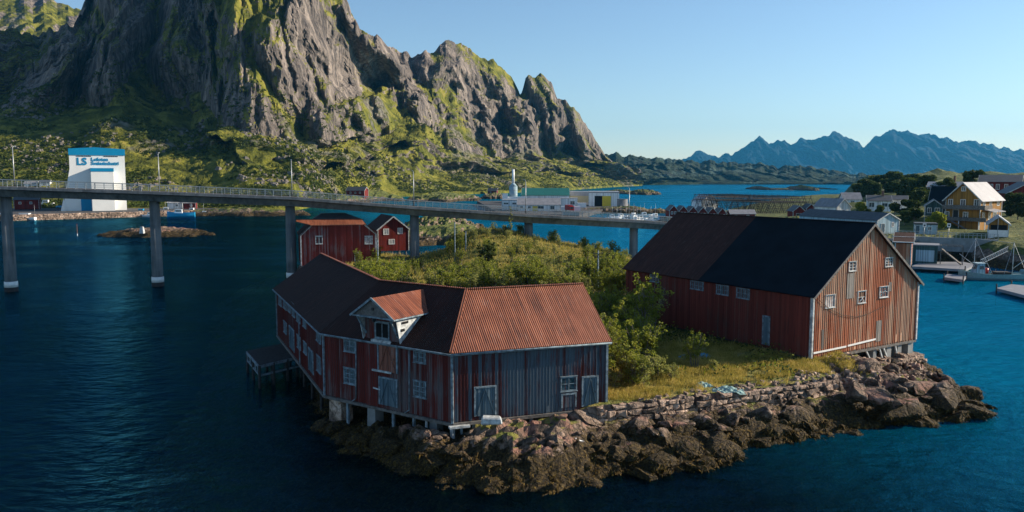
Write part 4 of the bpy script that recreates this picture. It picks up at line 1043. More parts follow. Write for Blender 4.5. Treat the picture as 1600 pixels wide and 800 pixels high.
# ---------------------------------------------------------------- generic house
def house(name, label, cat, px0, px1, py, D, rz, d, hw, hr, ridge='y', wall='white_wall', roof='slate', wins=(), doors=(), chim=(), over=.4, group=None, trim='worn_white', base=1.5, z=None, doormat='door_blue', pane='glass', zoff=0):
    r0 = R(rz); s0 = (px0 - 800) / F; s1 = (px1 - 800) / F
    P0 = WD(px0, py, D)
    if z is not None: P0.z = z
    w = (s1 * P0.y - P0.x) / (math.cos(r0) - s1 * math.sin(r0)); w = abs(w)
    c = P0 + Vector((math.cos(r0), math.sin(r0), 0)) * w / 2
    t = thing(name, label, cat, c, r0, group)
    return _house(t, w, d, hw, hr, ridge, wall, roof, wins, doors, chim, over, trim, base, doormat, pane)
def _house(t, w, d, hw, hr, ridge, wall, roof, wins, doors, chim, over, trim, base, doormat='door_blue', pane='glass'):
    h2 = w / 2; b = MB(); th = .12
    if ridge == 'y':
        b.prism([(-h2, 0, -base), (h2, 0, -base), (h2, 0, hw), (0, 0, hr), (-h2, 0, hw)], (0, d, 0))
    elif ridge == 'x':
        b.prism([(-h2, 0, -base), (-h2, d, -base), (-h2, d, hw), (-h2, d / 2, hr), (-h2, 0, hw)], (w, 0, 0))
    else:
        b.box(-h2, h2, 0, d, -base, hw)
    b.build('wall', M[wall], t)
    up_ = .06
    if ridge == 'y':
        k = (hr - hw) / h2
        for s in (-1, 1):
            b = MB(); b.prism([(s * (h2 + over), -over, hw - k * over + up_), (s * (h2 + over), d + over, hw - k * over + up_), (0, d + over, hr + up_), (0, -over, hr + up_)], (0, 0, th)); b.build('roof', M[roof], t)
        b = MB()
        for s in (-1, 1): b.bar((s * (h2 + over), -over - .04, hw - k * over + .05), (0, -over - .04, hr + .05), .06, .26)
        b.build('barge_board', M[trim], t)
    elif ridge == 'x':
        k = (hr - hw) / (d / 2)
        for (y0, y1) in ((-over, d / 2), (d + over, d / 2)):
            b = MB(); b.prism([(-h2 - over, y0, hw - k * over + up_), (h2 + over, y0, hw - k * over + up_), (h2 + over, y1, hr + up_), (-h2 - over, y1, hr + up_)], (0, 0, th)); b.build('roof', M[roof], t)
        b = MB()
        for s in (-1, 1):
            b.bar((s * (h2 + over + .04), -over, hw - k * over + .05), (s * (h2 + over + .04), d / 2, hr + .05), .06, .26); b.bar((s * (h2 + over + .04), d + over, hw - k * over + .05), (s * (h2 + over + .04), d / 2, hr + .05), .06, .26)
        b.build('barge_board', M[trim], t)
    else:
        b = MB(); b.box(-h2 - over * .4, h2 + over * .4, -over * .4, d + over * .4, hw, hr); b.build('roof', M[roof], t)
    for x_, y_ in ((-h2, 0), (h2, 0), (h2, d)): b = MB(); b.box(x_ - .1, x_ + .1, y_ - .1, y_ + .1, -base, hw - .05); b.build('corner_trim', M[trim], t)
    SD = {'F': (Vector((0, 0, 0)), Vector((1, 0, 0)), Vector((0, -1, 0))), 'R': (Vector((h2, d / 2, 0)), Vector((0, 1, 0)), Vector((1, 0, 0))), 'L': (Vector((-h2, d / 2, 0)), Vector((0, -1, 0)), Vector((-1, 0, 0)))}
    for q in wins:
        o_, u_, n_ = SD[q[0]]
        pn_ = M[q[5]] if len(q) > 5 else M[pane]
        add_window(t, o_ + u_ * q[1] + UP * q[2], u_, n_, q[3], q[4], M['white_paint'] if trim != 'old_trim' else M['old_trim'], pn_, (1, 0), t=.12, sill=False)
    for q in doors:
        o_, u_, n_ = SD[q[0]]; add_door(t, o_ + u_ * q[1] + UP * (q[5] if len(q) > 5 else 0), u_, n_, q[2], q[3], M[q[4] if len(q) > 4 else doormat], M[trim], split=False)
    for (x_, y_, z_) in chim:
        b = MB(); b.box(x_ - .35, x_ + .35, y_ - .35, y_ + .35, hw, z_); b.box(x_ - .42, x_ + .42, y_ - .42, y_ + .42, z_, z_ + .12); b.build('chimney', M['brick'], t)
    t['w'] = w
    return t
# sheds at the far end of the island ------------------------------------------------------
def fwall(name, pts3, n, mat, parent): return batten_wall(pts3, n, mat, parent, thick=.2, bw=.5, bt=.05, bwid=.1)
S0 = WD(471, 415, 148); S1 = WD(588, 408, 152); u_ = (S1 - S0); u_.z = 0; SW = u_.length; u_.normalize(); n_ = Vector((u_.y, -u_.x, 0)); bz = min(S0.z, S1.z)
shed = thing('wide_red_shed', 'wide dark red boarded shed with clipped gable and thin rusty roof edge beneath the bridge', 'shed', atz(S0, 0))
def sq(u, d, z): return u_ * u - n_ * d + UP * z
zE = WD(471, 368, 149).z; zT = WD(500, 352, 150).z; zRg = WD(510, 332, 158).z
batten_wall([sq(0, 0, bz), sq(SW, 0, bz), sq(SW, 0, zE), sq(SW - 2.1, 0, zT), sq(1.9, 0, zT), sq(0, 0, zE)], n_, M['red_shed'], shed, bw=.32, bt=.05, bwid=.08)
DP = 12
batten_wall([sq(SW, 0, bz), sq(SW, DP, bz), sq(SW, DP, zE), sq(SW, 0, zE)], u_, M['red_shed'], shed, bw=.4)
batten_wall([sq(0, 0, bz), sq(0, DP, bz), sq(0, DP, zE), sq(0, 0, zE)], -u_, M['red_shed'], shed, bw=.4)
batten_wall([sq(0, DP, bz), sq(SW, DP, bz), sq(SW, DP, zE), sq(0, DP, zE)], -n_, M['red_shed'], shed, bw=.4)
b = MB(); b.prism([sq(1.7, -.5, zT + .05), sq(SW - 1.9, -.5, zT + .05), sq(SW - 2.6, 1.4, zT + 1.0), sq(2.4, 1.4, zT + 1.0)], UP * .12); b.prism([sq(-.8, .5, zE + 2.6), sq(1.9, -.5, zT + .1), sq(2.4, 1.4, zT + 1.0), sq(-.6, 1.6, zE + 2.9)], UP * .1); b.build('roof_edge', M['rust'], shed)
for s in (0, 1):
    X_ = lambda v: v if s == 0 else SW - v
    b = MB(); b.prism([sq(X_(-.3), -.3, zE - .2), sq(X_(1.9), -.3, zT + .02), sq(X_(5.4), DP * .5, zRg), sq(X_(5.4), DP * .5 + 1, zRg), sq(X_(1.9), DP + .3, zT), sq(X_(-.3), DP + .3, zE - .2)][:2] + [sq(X_(1.9), DP + .3, zT + .02), sq(X_(-.3), DP + .3, zE - .2)], UP * .12); b.build('roof', M['rust_shaded'], shed)
b = MB(); b.hexa([sq(1.9, 1.2, zT + .9), sq(SW - 2.0, 1.2, zT + .9), sq(SW - 2.0, DP, zT + .2), sq(1.9, DP, zT + .2), sq(4.2, 5.0, zRg), sq(SW - 5.2, 5.0, zRg), sq(SW - 5.2, 6.4, zRg), sq(4.2, 6.4, zRg)]); b.build('roof', M['slate'], shed)
b = MB(); b.bar(sq(0, -.08, bz), sq(0, -.08, zE), .22, .1, up=n_); b.build('trim', M['worn_white'], shed); b = MB(); b.bar(sq(SW, -.08, bz), sq(SW, -.08, zE), .22, .1, up=n_); b.build('trim', M['worn_white'], shed); b = MB(); b.bar(sq(-.1, -.1, zE), sq(1.9, -.1, zT), .1, .25); b.build('trim', M['worn_white'], shed); b = MB(); b.bar(sq(SW + .1, -.1, zE), sq(SW - 2.1, -.1, zT), .1, .25); b.build('trim', M['worn_white'], shed)
def shw(x0, y0, x1, y1, pane, bars=(1, 1), name='window'):
    P = S0; m_ = (y0 + y1) / 2; a = PL(x0, m_, P, n_); c = PL(x1, m_, P, n_); tt = PL((x0 + x1) / 2, y0, P, n_); bb_ = PL((x0 + x1) / 2, y1, P, n_)
    add_window(shed, (a + c) / 2 - atz(S0, 0), u_, n_, (c - a).length - .2, tt.z - bb_.z - .2, M['worn_white'], M[pane], bars, t=.12, name=name)
shw(493, 369, 504, 381, 'glass', (1, 0)); shw(570, 369, 582, 381, 'worn_white', (0, 0), 'shutter'); shw(554, 395, 561, 415, 'grey_wood', (0, 0), 'hatch')
for f_ in (.8, .86, .92, .98, .1, .4, .6):
    b = MB(); b.tube(sq(SW * f_, .2, -1), sq(SW * f_, .2, bz + .1), .16, n=6); b.build('post', M['old_beam'], shed)
ct = house('red_cottage', 'small dark red cottage with white barge boards and three shuttered windows on stilts', 'cottage', 591, 638, 392, 172, 22, 11, 4.6, 7.3, 'y', 'red_paint', 'rust_barn', base=.1,
           wins=[('F', -1.6, 4.1, 1.0, 1.1, 'worn_white'), ('F', 1.5, 4.2, .9, 1.1, 'worn_white'), ('F', -.4, 1.9, 1.1, .9, 'worn_white')], over=.35)
for x_ in (-3, -1.6, -.2, 1.2, 2.8):
    b = MB(); b.tube((x_, .2, -2.4), (x_, .2, 0), .13, n=6); b.tube((x_, 6, -2.4), (x_, 6, 0), .13, n=6); b.build('stilt', M['old_beam'], ct)
# ---------------------------------------------------------------- tall white hall on the left
r0 = R(28); P0 = WD(112, 324, 412); P0.z = 2.5; s1 = (199 - 800) / F; lw = (s1 * P0.y - P0.x) / (math.cos(r0) - s1 * math.sin(r0))
ls = thing('tall_white_hall', 'tall white clad shipyard hall with a blue top band and blue lettering beyond the bridge', 'industrial hall', P0, r0)
HT = WD(150, 230, P0.y).z - 2.5; zb = lambda y_: WD(150, y_, P0.y).z - 2.5
DD = 38
b = MB(); b.prism([(-lw * .17, 0, -1), (lw, 0, -1), (lw, 0, zb(242)), (0, 0, zb(242)), (0, 0, zb(263))], (0, DD, 0)); b.build('wall', M['ls_white'], ls)
b = MB(); b.prism([(-.25, -.3, zb(242)), (lw + .25, -.3, zb(242)), (lw + .25, -.3, zb(232)), (lw * .45, -.3, zb(229.5)), (-.25, -.3, zb(232))], (0, DD + .6, 0)); b.build('blue_band', M['ls_blue'], ls)
pbx0, pbx1 = lw * .37, lw * .775
b = MB(); b.box(pbx0, pbx1, -6, -.01, -1, zb(268)); ann = b.build('annex', M['ls_white'], ls)
b = MB(); b.box(pbx0 - .15, pbx1 + .15, -6.15, -.02, zb(268), zb(262.5)); b.build('annex_band', M['ls_blue'], ls)
b = MB()
for x0_, x1_ in ((lw * .13, lw * .40), (lw * .62, lw * .88)):
    for i in range(8): b.box(x0_ + (x1_ - x0_) * i / 8, x0_ + (x1_ - x0_) * (i + .8) / 8, -.1, .0, zb(244.5), zb(243))
b.build('louvre_strip', M['slate'], ls)
b = MB(); b.box(lw * .17, lw * .36, -.1, 0, -.5, zb(306)); b.build('hall_door', M['ls_blue'], ls)
b = MB(); b.prism([(-lw * .17 - .8, -.5, -1), (-lw * .17 + 1.6, -.5, -1), (-lw * .17 + 1.0, -.5, zb(309))], (0, -.4, 0)); b.build('buttress', M['ls_white'], ls)
def text_obj(name, s, size, mat, parent, loc, rot, ext=.05, bold=.0, align='LEFT', sx=1.0):
    cu = bpy.data.curves.new(name, 'FONT'); cu.body = s; cu.size = size; cu.extrude = ext; cu.offset = bold; cu.align_x = align; cu.resolution_u = 3
    tmp = bpy.data.objects.new('tmp', cu); sc.collection.objects.link(tmp); dg = bpy.context.evaluated_depsgraph_get()
    me = bpy.data.meshes.new_from_object(tmp.evaluated_get(dg)); bpy.data.objects.remove(tmp); me.materials.clear(); me.materials.append(mat)
    o = bpy.data.objects.new(name, me); link(o, parent); o.location = loc; o.rotation_euler = rot; o.scale = (sx, 1, 1)
    return o
text_obj('lettering', 'LS', 5.2, M['ls_blue'], ls, (lw * .13, -.12, zb(257.3)), (R(90), 0, 0), bold=.14, sx=.95)
text_obj('lettering', 'Lofoten', 2.5, M['ls_blue'], ls, (lw * .39, -.12, zb(251)), (R(90), 0, 0), bold=.07)
text_obj('lettering', 'Sveiseindustri', 2.5, M['ls_blue'], ls, (lw * .39, -.12, zb(257.3)), (R(90), 0, 0), bold=.07, sx=.93)
# ---------------------------------------------------------------- left harbour buildings
house('red_shed', 'low dark red shed on the left quay under the bridge', 'shed', 22, 62, 323, 425, 25, 9, 3.6, 5.4, 'x', 'red_paint', 'slate', wins=[('F', -3, 1.9, 1, 1), ('F', 2, 1.9, 1, 1)])
house('white_cabin', 'long white cabin with wide pale doors on the quay right of the tall hall', 'cabin', 156, 184, 323, 420, 25, 4, 3.0, 3.3, 'flat', 'white_wall', 'light_roof', wins=[('F', -3, 1.7, 1.2, 1.1), ('F', 1, 1.7, 1.2, 1.1)], doors=[('F', 3, 1.2, 2.1, 'white_wall')])
house('red_roof_house', 'small pale house with a red roof above the bridge railing', 'house', 224, 247, 301, 520, 20, 8, 3.2, 6.0, 'x', 'white_wall', 'brick', wins=[('F', -2, 1.8, 1, 1), ('F', 2, 1.8, 1, 1)])
house('brown_hut', 'brown hut on the green slope right of the tall white hall', 'hut', 212, 232, 276, 600, 20, 7, 3.4, 5.4, 'x', 'brick', 'mid_roof', wins=[('F', 0, 1.8, 4, .9)], base=4)
house('white_hillside_house', 'white house with grey roof left of the tall hall behind the railing', 'house', 62, 80, 292, 520, 20, 8, 2.8, 4.4, 'x', 'white_wall', 'slate', wins=[('F', 0, 1.6, 1.4, 1)], base=3)
house('white_cottage', 'tiny white cottage on the far left behind the bridge railing', 'cottage', 38, 60, 293, 520, 20, 8, 2.4, 3.8, 'x', 'white_wall', 'mid_roof', wins=[('F', 0, 1.6, 1.4, 1)], base=3)
house('white_boathouse', 'white quayside boathouse behind the blue fishing boats', 'boathouse', 262, 285, 326, 440, 15, 8, 3.2, 4.6, 'x', 'white_wall', 'light_roof', wins=[('F', 1, 1.8, 1, 1)])
house('red_boathouse', 'red quayside boathouse right of the blue fishing boats', 'boathouse', 286, 306, 326, 436, 15, 8, 3.0, 4.8, 'x', 'red_paint', 'mid_roof', wins=[('F', 1, 1.8, 1, 1)])
house('dark_red_lodge', 'dark red lodge on the rocky point at the foot of the mountain', 'lodge', 541, 570, 306, 640, -10, 9, 4.2, 7.0, 'x', 'red_paint', 'slate', wins=[('F', -4, 2.5, 1.2, 1.2), ('F', 0, 2.5, 1.2, 1.2), ('F', 4, 2.5, 1.2, 1.2)], base=4)
house('islet_cabin', 'small red cabin on the rocky islet left of the factory chimney', 'cabin', 762, 776, 303, 930, -10, 8, 3.5, 6.5, 'x', 'red_paint', 'slate', base=4, wins=[('F', -2, 2, 1.2, 1.2)])
# ---------------------------------------------------------------- factory
FZ = 2.2
house('white_office', 'low white office with two dark windows left of the grey roofed packing hall', 'office', 784, 809, 324, 432, -4, 12, 5.0, 5.5, 'flat', 'white_wall', 'light_roof', wins=[('F', -2, 3.4, 2.4, .8), ('F', 2.4, 3.4, 2, .8)], z=FZ)
house('green_roof_hall', 'long factory hall with a green sheet roof', 'factory hall', 815, 889, 311, 540, -3, 30, 5.2, 9.8, 'x', 'white_wall', 'green_roof', wins=[('F', -8, 2.5, 3, 2), ('F', 5, 2.5, 3, 2), ('F', 11, 2.5, 2, 2)], z=FZ)
house('grey_roof_hall', 'long white packing hall with a grey roof facing the bridge', 'packing hall', 809, 875, 332, 418, -2, 14, 3.2, 6.4, 'x', 'white_wall', 'mid_roof', wins=[('F', -9, 1.8, 1.4, 1.2), ('F', -5, 1.8, 1.4, 1.2), ('F', 1, 1.8, 3, 1.5), ('F', 7, 1.6, 2, 2)], doors=[('F', -2, 2.6, 2.5, 'yellow')], z=FZ)
house('tan_gable_store', 'tan walled store between the green roofed hall and the white hall', 'store', 889, 921, 311, 560, -8, 18, 4.5, 7.5, 'flat', 'sand_wall', 'light_roof', z=FZ)
house('white_store', 'white flat store stacked with wrapped goods before the white hall', 'store', 876, 902, 322, 470, -4, 10, 5.0, 5.3, 'flat', 'white_wall', 'light_roof', z=FZ, wins=[('F', 2, 2.5, 2.5, 2)])
hh_ = house('white_hall', 'white hall with a black opening and a yellow sliding door', 'hall', 920, 967, 322, 485, -5, 22, 8.0, 8.8, 'flat', 'white_wall', 'light_roof', z=FZ)
b = MB(); b.box(-5.6, -1.0, -.06, 0, 0, 6.2); b.build('opening', M['black'], hh_)
b = MB(); b.box(-1.0, 4.2, -.25, -.05, 0, 6.2); b.build('sliding_door', M['yellow'], hh_)
tw = thing('chimney_silo', 'pale silo with a tall slim chimney behind the white office', 'silo', WD(802, 311, 520))
tw.location.z = FZ
b = MB(); b.tube((0, 0, 0), (0, 0, 11.5), 2.7, 2.7, 24); b.tube((0, 0, 11.5), (0, 0, 13.5), 2.7, 1.0, 24); b.build('tank', M['blue_wall'], tw)
b = MB(); b.tube((0, 0, 13.3), (0, 0, 22.5), .85, .8, 16); b.build('chimney', M['boat_white'], tw)
b = MB(); b.box(-7, 8, -4, -2.8, 0, 5.0); b.box(-7, -3.5, -5, -4, 0, 7); b.build('pump_house', M['boat_white'], tw)
b = MB()
for z_ in (3, 6, 9): b.tube((0, 0, z_), (0, 0, z_ + .2), 2.8, 2.8, 24)
b.build('hoop', M['metal'], tw)
nt_ = thing('net_tank', 'round dark grey tank right of the white hall with the yellow door', 'tank', atz(W(970, 322, 2.2), FZ))
b = MB()
for i in range(6): b.tube((0, 0, i * .7), (0, 0, i * .7 + .6), 4.2, 4.2, 26)
b.build('rings', M['mid_roof'], nt_); b = MB(); b.tube((0, 0, 4.1), (0, 0, 4.3), 4.3, 4.3, 26); b.build('rim', M['slate'], nt_)
def crate(name, label, cat, loc, w, d, h, mat, group=None, rz=0):
    t = thing(name, label, cat, loc, rz, group); b = MB(); b.box(-w / 2, w / 2, -d / 2, d / 2, 0, h)
    for i in range(int(w / .4)): b.box(-w / 2 + .1 + i * .4, -w / 2 + .25 + i * .4, -d / 2 - .04, d / 2 + .04, .1, h - .1)
    b.build('body', mat, t); b = MB(); b.box(-w / 2 - .05, w / 2 + .05, -d / 2 - .05, d / 2 + .05, h, h + .08); b.build('lid', mat, t); return t
cr = crate('shipping_container', 'white container beside the packing hall, left of the white store', 'container', atz(W(884, 330, FZ), FZ), 5, 2.5, 2.5, M['boat_white'])
for px, py, lb in ((836, 313, 'white container in front of the green roofed hall'), (848, 313, 'second white container in front of the green roofed hall'), (909, 324, 'white container before the black opening'), (899, 330, 'white container left of the marina boats')):
    p = W(px, py, FZ); dup(cr, p, None, lb)
b = MB(); wp = [W(880, 336, FZ), W(905, 337, FZ)]; b.ob(wp[0], wp[1] - wp[0], Vector((0, 1, 0)), UP * 1.6); tag(b.build('concrete_block_wall', M['concrete']), 'pale concrete block wall at the quay edge in front of the red truck', 'block wall')
# ---------------------------------------------------------------- right hand village
YH = house('yellow_house', 'large ochre timber house with a pale sunlit roof and long balcony', 'house', 1476, 1531, 358, 218, -52, 13.5, 8.3, 12.6, 'y', 'ochre', 'light_roof', over=.7, base=3,
      wins=[('F', -.0, 11.0, .9, 1.0), ('F', -3.2, 7.4, 1.0, 1.4), ('F', .0, 7.2, 1.1, 1.8), ('F', 3.4, 7.4, 1.1, 1.5), ('F', -4.0, 4.0, 1.0, 1.5), ('F', .8, 4.0, 1.1, 1.5), ('R', -4.6, 7.2, 1.3, 1.3), ('R', -.5, 7.2, 1.3, 1.3), ('R', 4.4, 7.2, 1.5, 1.4), ('R', -4.6, 3.8, 1.4, 1.8), ('R', -.8, 3.8, 1.4, 1.8), ('R', 2.6, 3.8, 2.2, 1.8)],
      doors=[('F', -1.7, 1.3, 2.4, 'dark_wood', 2.9)])
wy = YH['w']
b = MB(); b.box(-wy / 2 - .3, wy / 2 + 1.8, -1.7, 0, 5.55, 5.75); b.box(-wy / 2 - .3, wy / 2 + 1.8, -1.75, -1.65, 5.75, 6.7); b.box(wy / 2 + 1.7, wy / 2 + 1.8, -1.7, 3, 5.75, 6.7); b.build('balcony', M['old_beam'], YH)
b = MB(); b.box(-wy / 2 - .3, wy / 2 + 2.4, -2.1, -.05, 2.5, 2.7); b.box(-wy / 2 - .3, wy / 2 + 2.4, -2.15, -2.05, 2.7, 3.5); b.build('terrace', M['old_beam'], YH)
for x_ in (wy / 2 + 2.1, wy / 2 + .6, 0, -wy / 2): b = MB(); b.box(x_ - .08, x_ + .08, -2.1, -1.95, -2, 2.5); b.build('terrace_post', M['white_paint'], YH)
b = MB(); b.prism([(wy / 2, 1.5, 5.5), (wy / 2 + 2.8, 1.5, 4.9), (wy / 2 + 2.8, 9, 4.9), (wy / 2, 9, 5.5)], (0, 0, .15)); b.build('porch_roof', M['light_roof'], YH)
b = MB(); b.bar((-1.5, -2.6, 2.4), (4.0, -2.9, -.5), .9, .15); b.build('stair', M['old_beam'], YH)
wh1 = house('white_bungalow', 'white bungalow with a dark hipped roof and chimney above the pale hall', 'bungalow', 1356, 1391, 330, 262, -20, 9, 3.4, 5.0, 'x', 'white_wall', 'slate', wins=[('F', -2.3, 2.1, 1.5, 1.4), ('F', 1.6, 2.1, 1.6, 1.1), ('R', 0, 2.1, 1, 1)], chim=[(1.2, 4.0, 6.6)], base=3)
house('white_annex_house', 'smaller white house joined to the right of the white bungalow', 'house', 1391, 1416, 327, 268, -24, 8, 3.2, 4.4, 'x', 'white_wall', 'slate', wins=[('F', -1, 2.0, 1, 1), ('F', 1.6, 1.9, 1.0, 1.4)], base=3)
house('pale_gabled_hall', 'pale blue gabled hall with a long dark roof behind the barn ridge', 'hall', 1370, 1405, 363, 196, 24, 26, 2.9, 4.6, 'y', 'blue_wall', 'slate', doors=[('F', -1.8, 1.1, 2.0)], wins=[('F', 1.6, 1.8, .6, 1)], over=.3, base=2)
house('low_white_shed', 'low white-blue shed with small dark windows beside the street railing', 'shed', 1430, 1465, 364, 199, -22, 5, 2.1, 2.5, 'flat', 'blue_wall', 'slate', doors=[('F', -2, 1.0, 1.8)], wins=[('F', .8, 1.2, .7, .7)], base=2)
house('green_cottage', 'dark green cottage with pale trim left of the ochre house', 'cottage', 1445, 1472, 339, 228, -26, 8, 3.2, 4.9, 'y', 'green_wall', 'slate', wins=[('F', -1.1, 1.9, .9, 1.3), ('F', .9, 1.9, 1.1, 1.3)], base=4)
house('black_roof_house', 'dark house with a steep black roof behind the green cottage', 'house', 1452, 1488, 330, 250, -35, 10, 3.6, 7.6, 'x', 'dark_wood', 'felt', base=4)
house('long_bungalow', 'long low bungalow with a pale grey roof on the wooded rise', 'bungalow', 1449, 1498, 303, 300, -34, 9, 2.6, 4.4, 'x', 'brick', 'light_roof', wins=[('F', -4, 1.5, 1.4, 1), ('F', 0, 1.5, 1.4, 1), ('F', 4, 1.5, 1.4, 1)], chim=[(3, 4.5, 6.6)], base=3)
house('long_red_block', 'long dark red block with a blue-grey roof and two black vents on the hilltop', 'apartment block', 1528, 1592, 312, 285, -34, 14, 6.3, 8.6, 'x', 'red_paint', 'slate', wins=[('F', x_, 4.6, .9, 1.7) for x_ in (-7, -5, -2.5, -.5, 2, 4.5, 7)], base=5)
house('red_gabled_block', 'dark red gabled block at the right edge behind the ochre house', 'block', 1572, 1640, 330, 250, -20, 14, 5.6, 9.0, 'y', 'red_paint', 'slate', wins=[('F', -4, 4, 1.1, 1.4), ('F', -1, 4, 1.1, 1.4)], base=4)
gr = house('garage', 'ochre garage with a pale blue roof and dark open doorway', 'garage', 1544, 1577, 365, 188, -30, 12, 2.4, 4.0, 'y', 'ochre', 'light_roof', over=.5, base=1.5)
b = MB(); b.box(-1.6, 1.7, -.06, 0, 0, 2.1); b.build('doorway', M['black'], gr)
b = MB(); b.box(-gr['w'] / 2 - .06, gr['w'] / 2 + .06, -.08, 12.1, -1, .9); b.build('plinth', M['white_paint'], gr)
house('brown_boathouse', 'weathered boathouse with a brown roof crossed by white strips behind the barn', 'boathouse', 1398, 1426, 402, 150, -28, 9, 2.8, 4.3, 'x', 'red_barn', 'rust_barn', over=.4, base=2)
bh = sc.objects['brown_boathouse']; b = MB(); wv = bh['w']
for t_ in (.05, .6): b.bar((-wv / 2 - .5, -.4 + t_ * 4.8, 2.85 + t_ * 1.5), (wv / 2 + .5, -.4 + t_ * 4.8, 2.85 + t_ * 1.5), .35, .12)
b.build('roof_strip', M['white_paint'], bh)
house('white_gable_house', 'white gabled house with a grey-brown roof right of the red boathouses', 'house', 1307, 1328, 337, 300, 20, 12, 3.3, 6.2, 'y', 'white_wall', 'mid_roof', base=3, wins=[('F', 0, 1.6, 1, 1)])
house('red_harbour_house', 'dark red house beside the parked cars near the headland', 'house', 1290, 1312, 331, 400, 10, 9, 4.0, 6.4, 'x', 'red_paint', 'slate', wins=[('F', -2, 2, 1, 1.2), ('F', 2, 2, 1, 1.2)], base=3)
house('grey_shore_house', 'grey house between the red house and the white bungalow', 'house', 1318, 1345, 322, 380, -10, 10, 3.2, 6.2, 'x', 'white_wall', 'mid_roof', base=3, wins=[('F', 0, 1.8, 1.4, 1.2)])
house('harbour_boathouse', 'larger dark red boathouse with white barge boards left of the parked cars', 'boathouse', 1239, 1258, 342, 330, -6, 10, 3.2, 5.3, 'y', 'red_paint', 'slate', base=2, doors=[('F', 0, 2.2, 2.2, 'dark_wood')])
house('harbour_boathouse', 'smaller red boathouse with white barge boards beside the parked cars', 'boathouse', 1260, 1274, 334, 380, -6, 10, 2.6, 4.6, 'y', 'red_paint', 'slate', base=2, wins=[('F', 0, 1.5, .8, .8)])
house('white_harbour_house', 'white gabled house on the shore behind the row of red cabins', 'house', 1096, 1121, 327, 420, 22, 9, 4.2, 7.6, 'y', 'white_wall', 'light_roof', base=3, wins=[('F', -1.5, 2.2, 1, 1.2), ('F', 1.5, 2.2, 1, 1.2), ('F', 0, 5, .8, .8)])
rc = house('waterfront_cabin', 'red waterfront cabin with a white-edged gable, leftmost of the row', 'cabin', 1046, 1059, 338, 345, 0, 9, 2.6, 4.6, 'y', 'red_paint', 'slate', base=3, over=.3, wins=[('F', -.7, 1.5, .7, 1.0), ('F', .7, 1.5, .7, 1.0)])
for i, lb in enumerate(('second', 'third', 'fourth', 'fifth', 'rightmost')):
    p = WD(1052.5 + 15.2 * (i + 1), 338 + .9 * (i + 1), 345 - (i + 1) * 1.2); dup(rc, p, None, 'red waterfront cabin with a white-edged gable, ' + lb + ' of the row')
for c in [o for o in sc.objects if o.name.startswith('waterfront_cabin')]: c['group'] = 'row of red waterfront cabins'
house('long_red_cabin', 'long low red cabin with a grey roof at the right end of the cabin row', 'cabin', 1142, 1180, 341, 338, -4, 8, 1.8, 3.4, 'x', 'red_paint', 'mid_roof', base=3, wins=[('F', -3, .9, .9, .8), ('F', 2, .9, .9, .8)])
# fish drying racks
def rack(px0, px1, py, D, nfr, h, label, span=9):
    a = WD(px0, py, D); c = WD(px1, py, D + 8); t = thing('fish_drying_rack', label, 'drying rack', a, math.atan2(c.y - a.y, c.x - a.x), 'empty fish drying racks on the point'); L = (c - a).length
    b = MB()
    for i in range(nfr):
        x = L * i / (nfr - 1)
        for y_ in (0, 26): b.tube((x, y_ - span / 2, -1), (x, y_ + .4, h), .13, .10, 5); b.tube((x, y_ + span / 2, -1), (x, y_ - .4, h), .13, .10, 5)
        for y_ in (6.5, 13, 19.5): b.tube((x, y_ - span / 2, -1), (x, y_ + .3, h), .10, .08, 5); b.tube((x, y_ + span / 2, -1), (x, y_ - .3, h), .10, .08, 5)
        b.bar((x, -2, h * .55), (x, 28, h * .55), .12); b.bar((x, 0, h - .5), (x, 26, h - .5), .12)
    b.build('trestles', M['dark_wood'], t)
    b = MB()
    for k in range(7):
        for y_ in (0, 26): 
            f_ = k / 7; b.tube((-1, y_ - span / 2 * (1 - f_), h * f_ + .6), (L + 1, y_ - span / 2 * (1 - f_), h * f_ + .6), .07, n=4)
    for k in range(16): b.tube((-1, 1 + k * 1.6, h * .58), (L + 1, 1 + k * 1.6, h * .58), .08, n=4); b.tube((-1, 1 + k * 1.6, h * .8), (L + 1, 1 + k * 1.6, h * .8), .08, n=4)
    b.build('rails', M['dark_wood'], t)
    return t
rack(1132, 1192, 326, 392, 9, 6.8, 'left half of the empty timber fish drying racks by the bay')
rack(1196, 1266, 331, 385, 8, 7.6, 'right half of the empty timber fish drying racks with tall pale end frames')
# ---------------------------------------------------------------- vegetation
def leaf_quads(C, size, rng, squash=.5, up=.35):
    """C: centres (n,3) -> vertices/faces of small leaf faces with random orientation"""
    n = len(C); a = rng.normal(size=(n, 3)); a /= np.linalg.norm(a, axis=1)[:, None]
    bb_ = rng.normal(size=(n, 3)); bb_ -= (bb_ * a).sum(1)[:, None] * a; bb_ /= np.linalg.norm(bb_, axis=1)[:, None]
    s = size * rng.uniform(.6, 1.3, size=(n, 1))
    V = np.stack([C - a * s, C + bb_ * s * squash, C + a * s, C - bb_ * s * squash], 1).reshape(-1, 3)
    return V, np.arange(4 * n).reshape(n, 4)
def clump_cloud(centres, radii, per, rng):
    out = []
    for c, r, k in zip(centres, radii, per):
        d = rng.normal(size=(k, 3)); d /= np.linalg.norm(d, axis=1)[:, None]
        out.append(np.array(c) + d * r * rng.uniform(.55, 1.0, size=(k, 1)) ** .6 * np.array([1, 1, .8]))
    return np.concatenate(out)
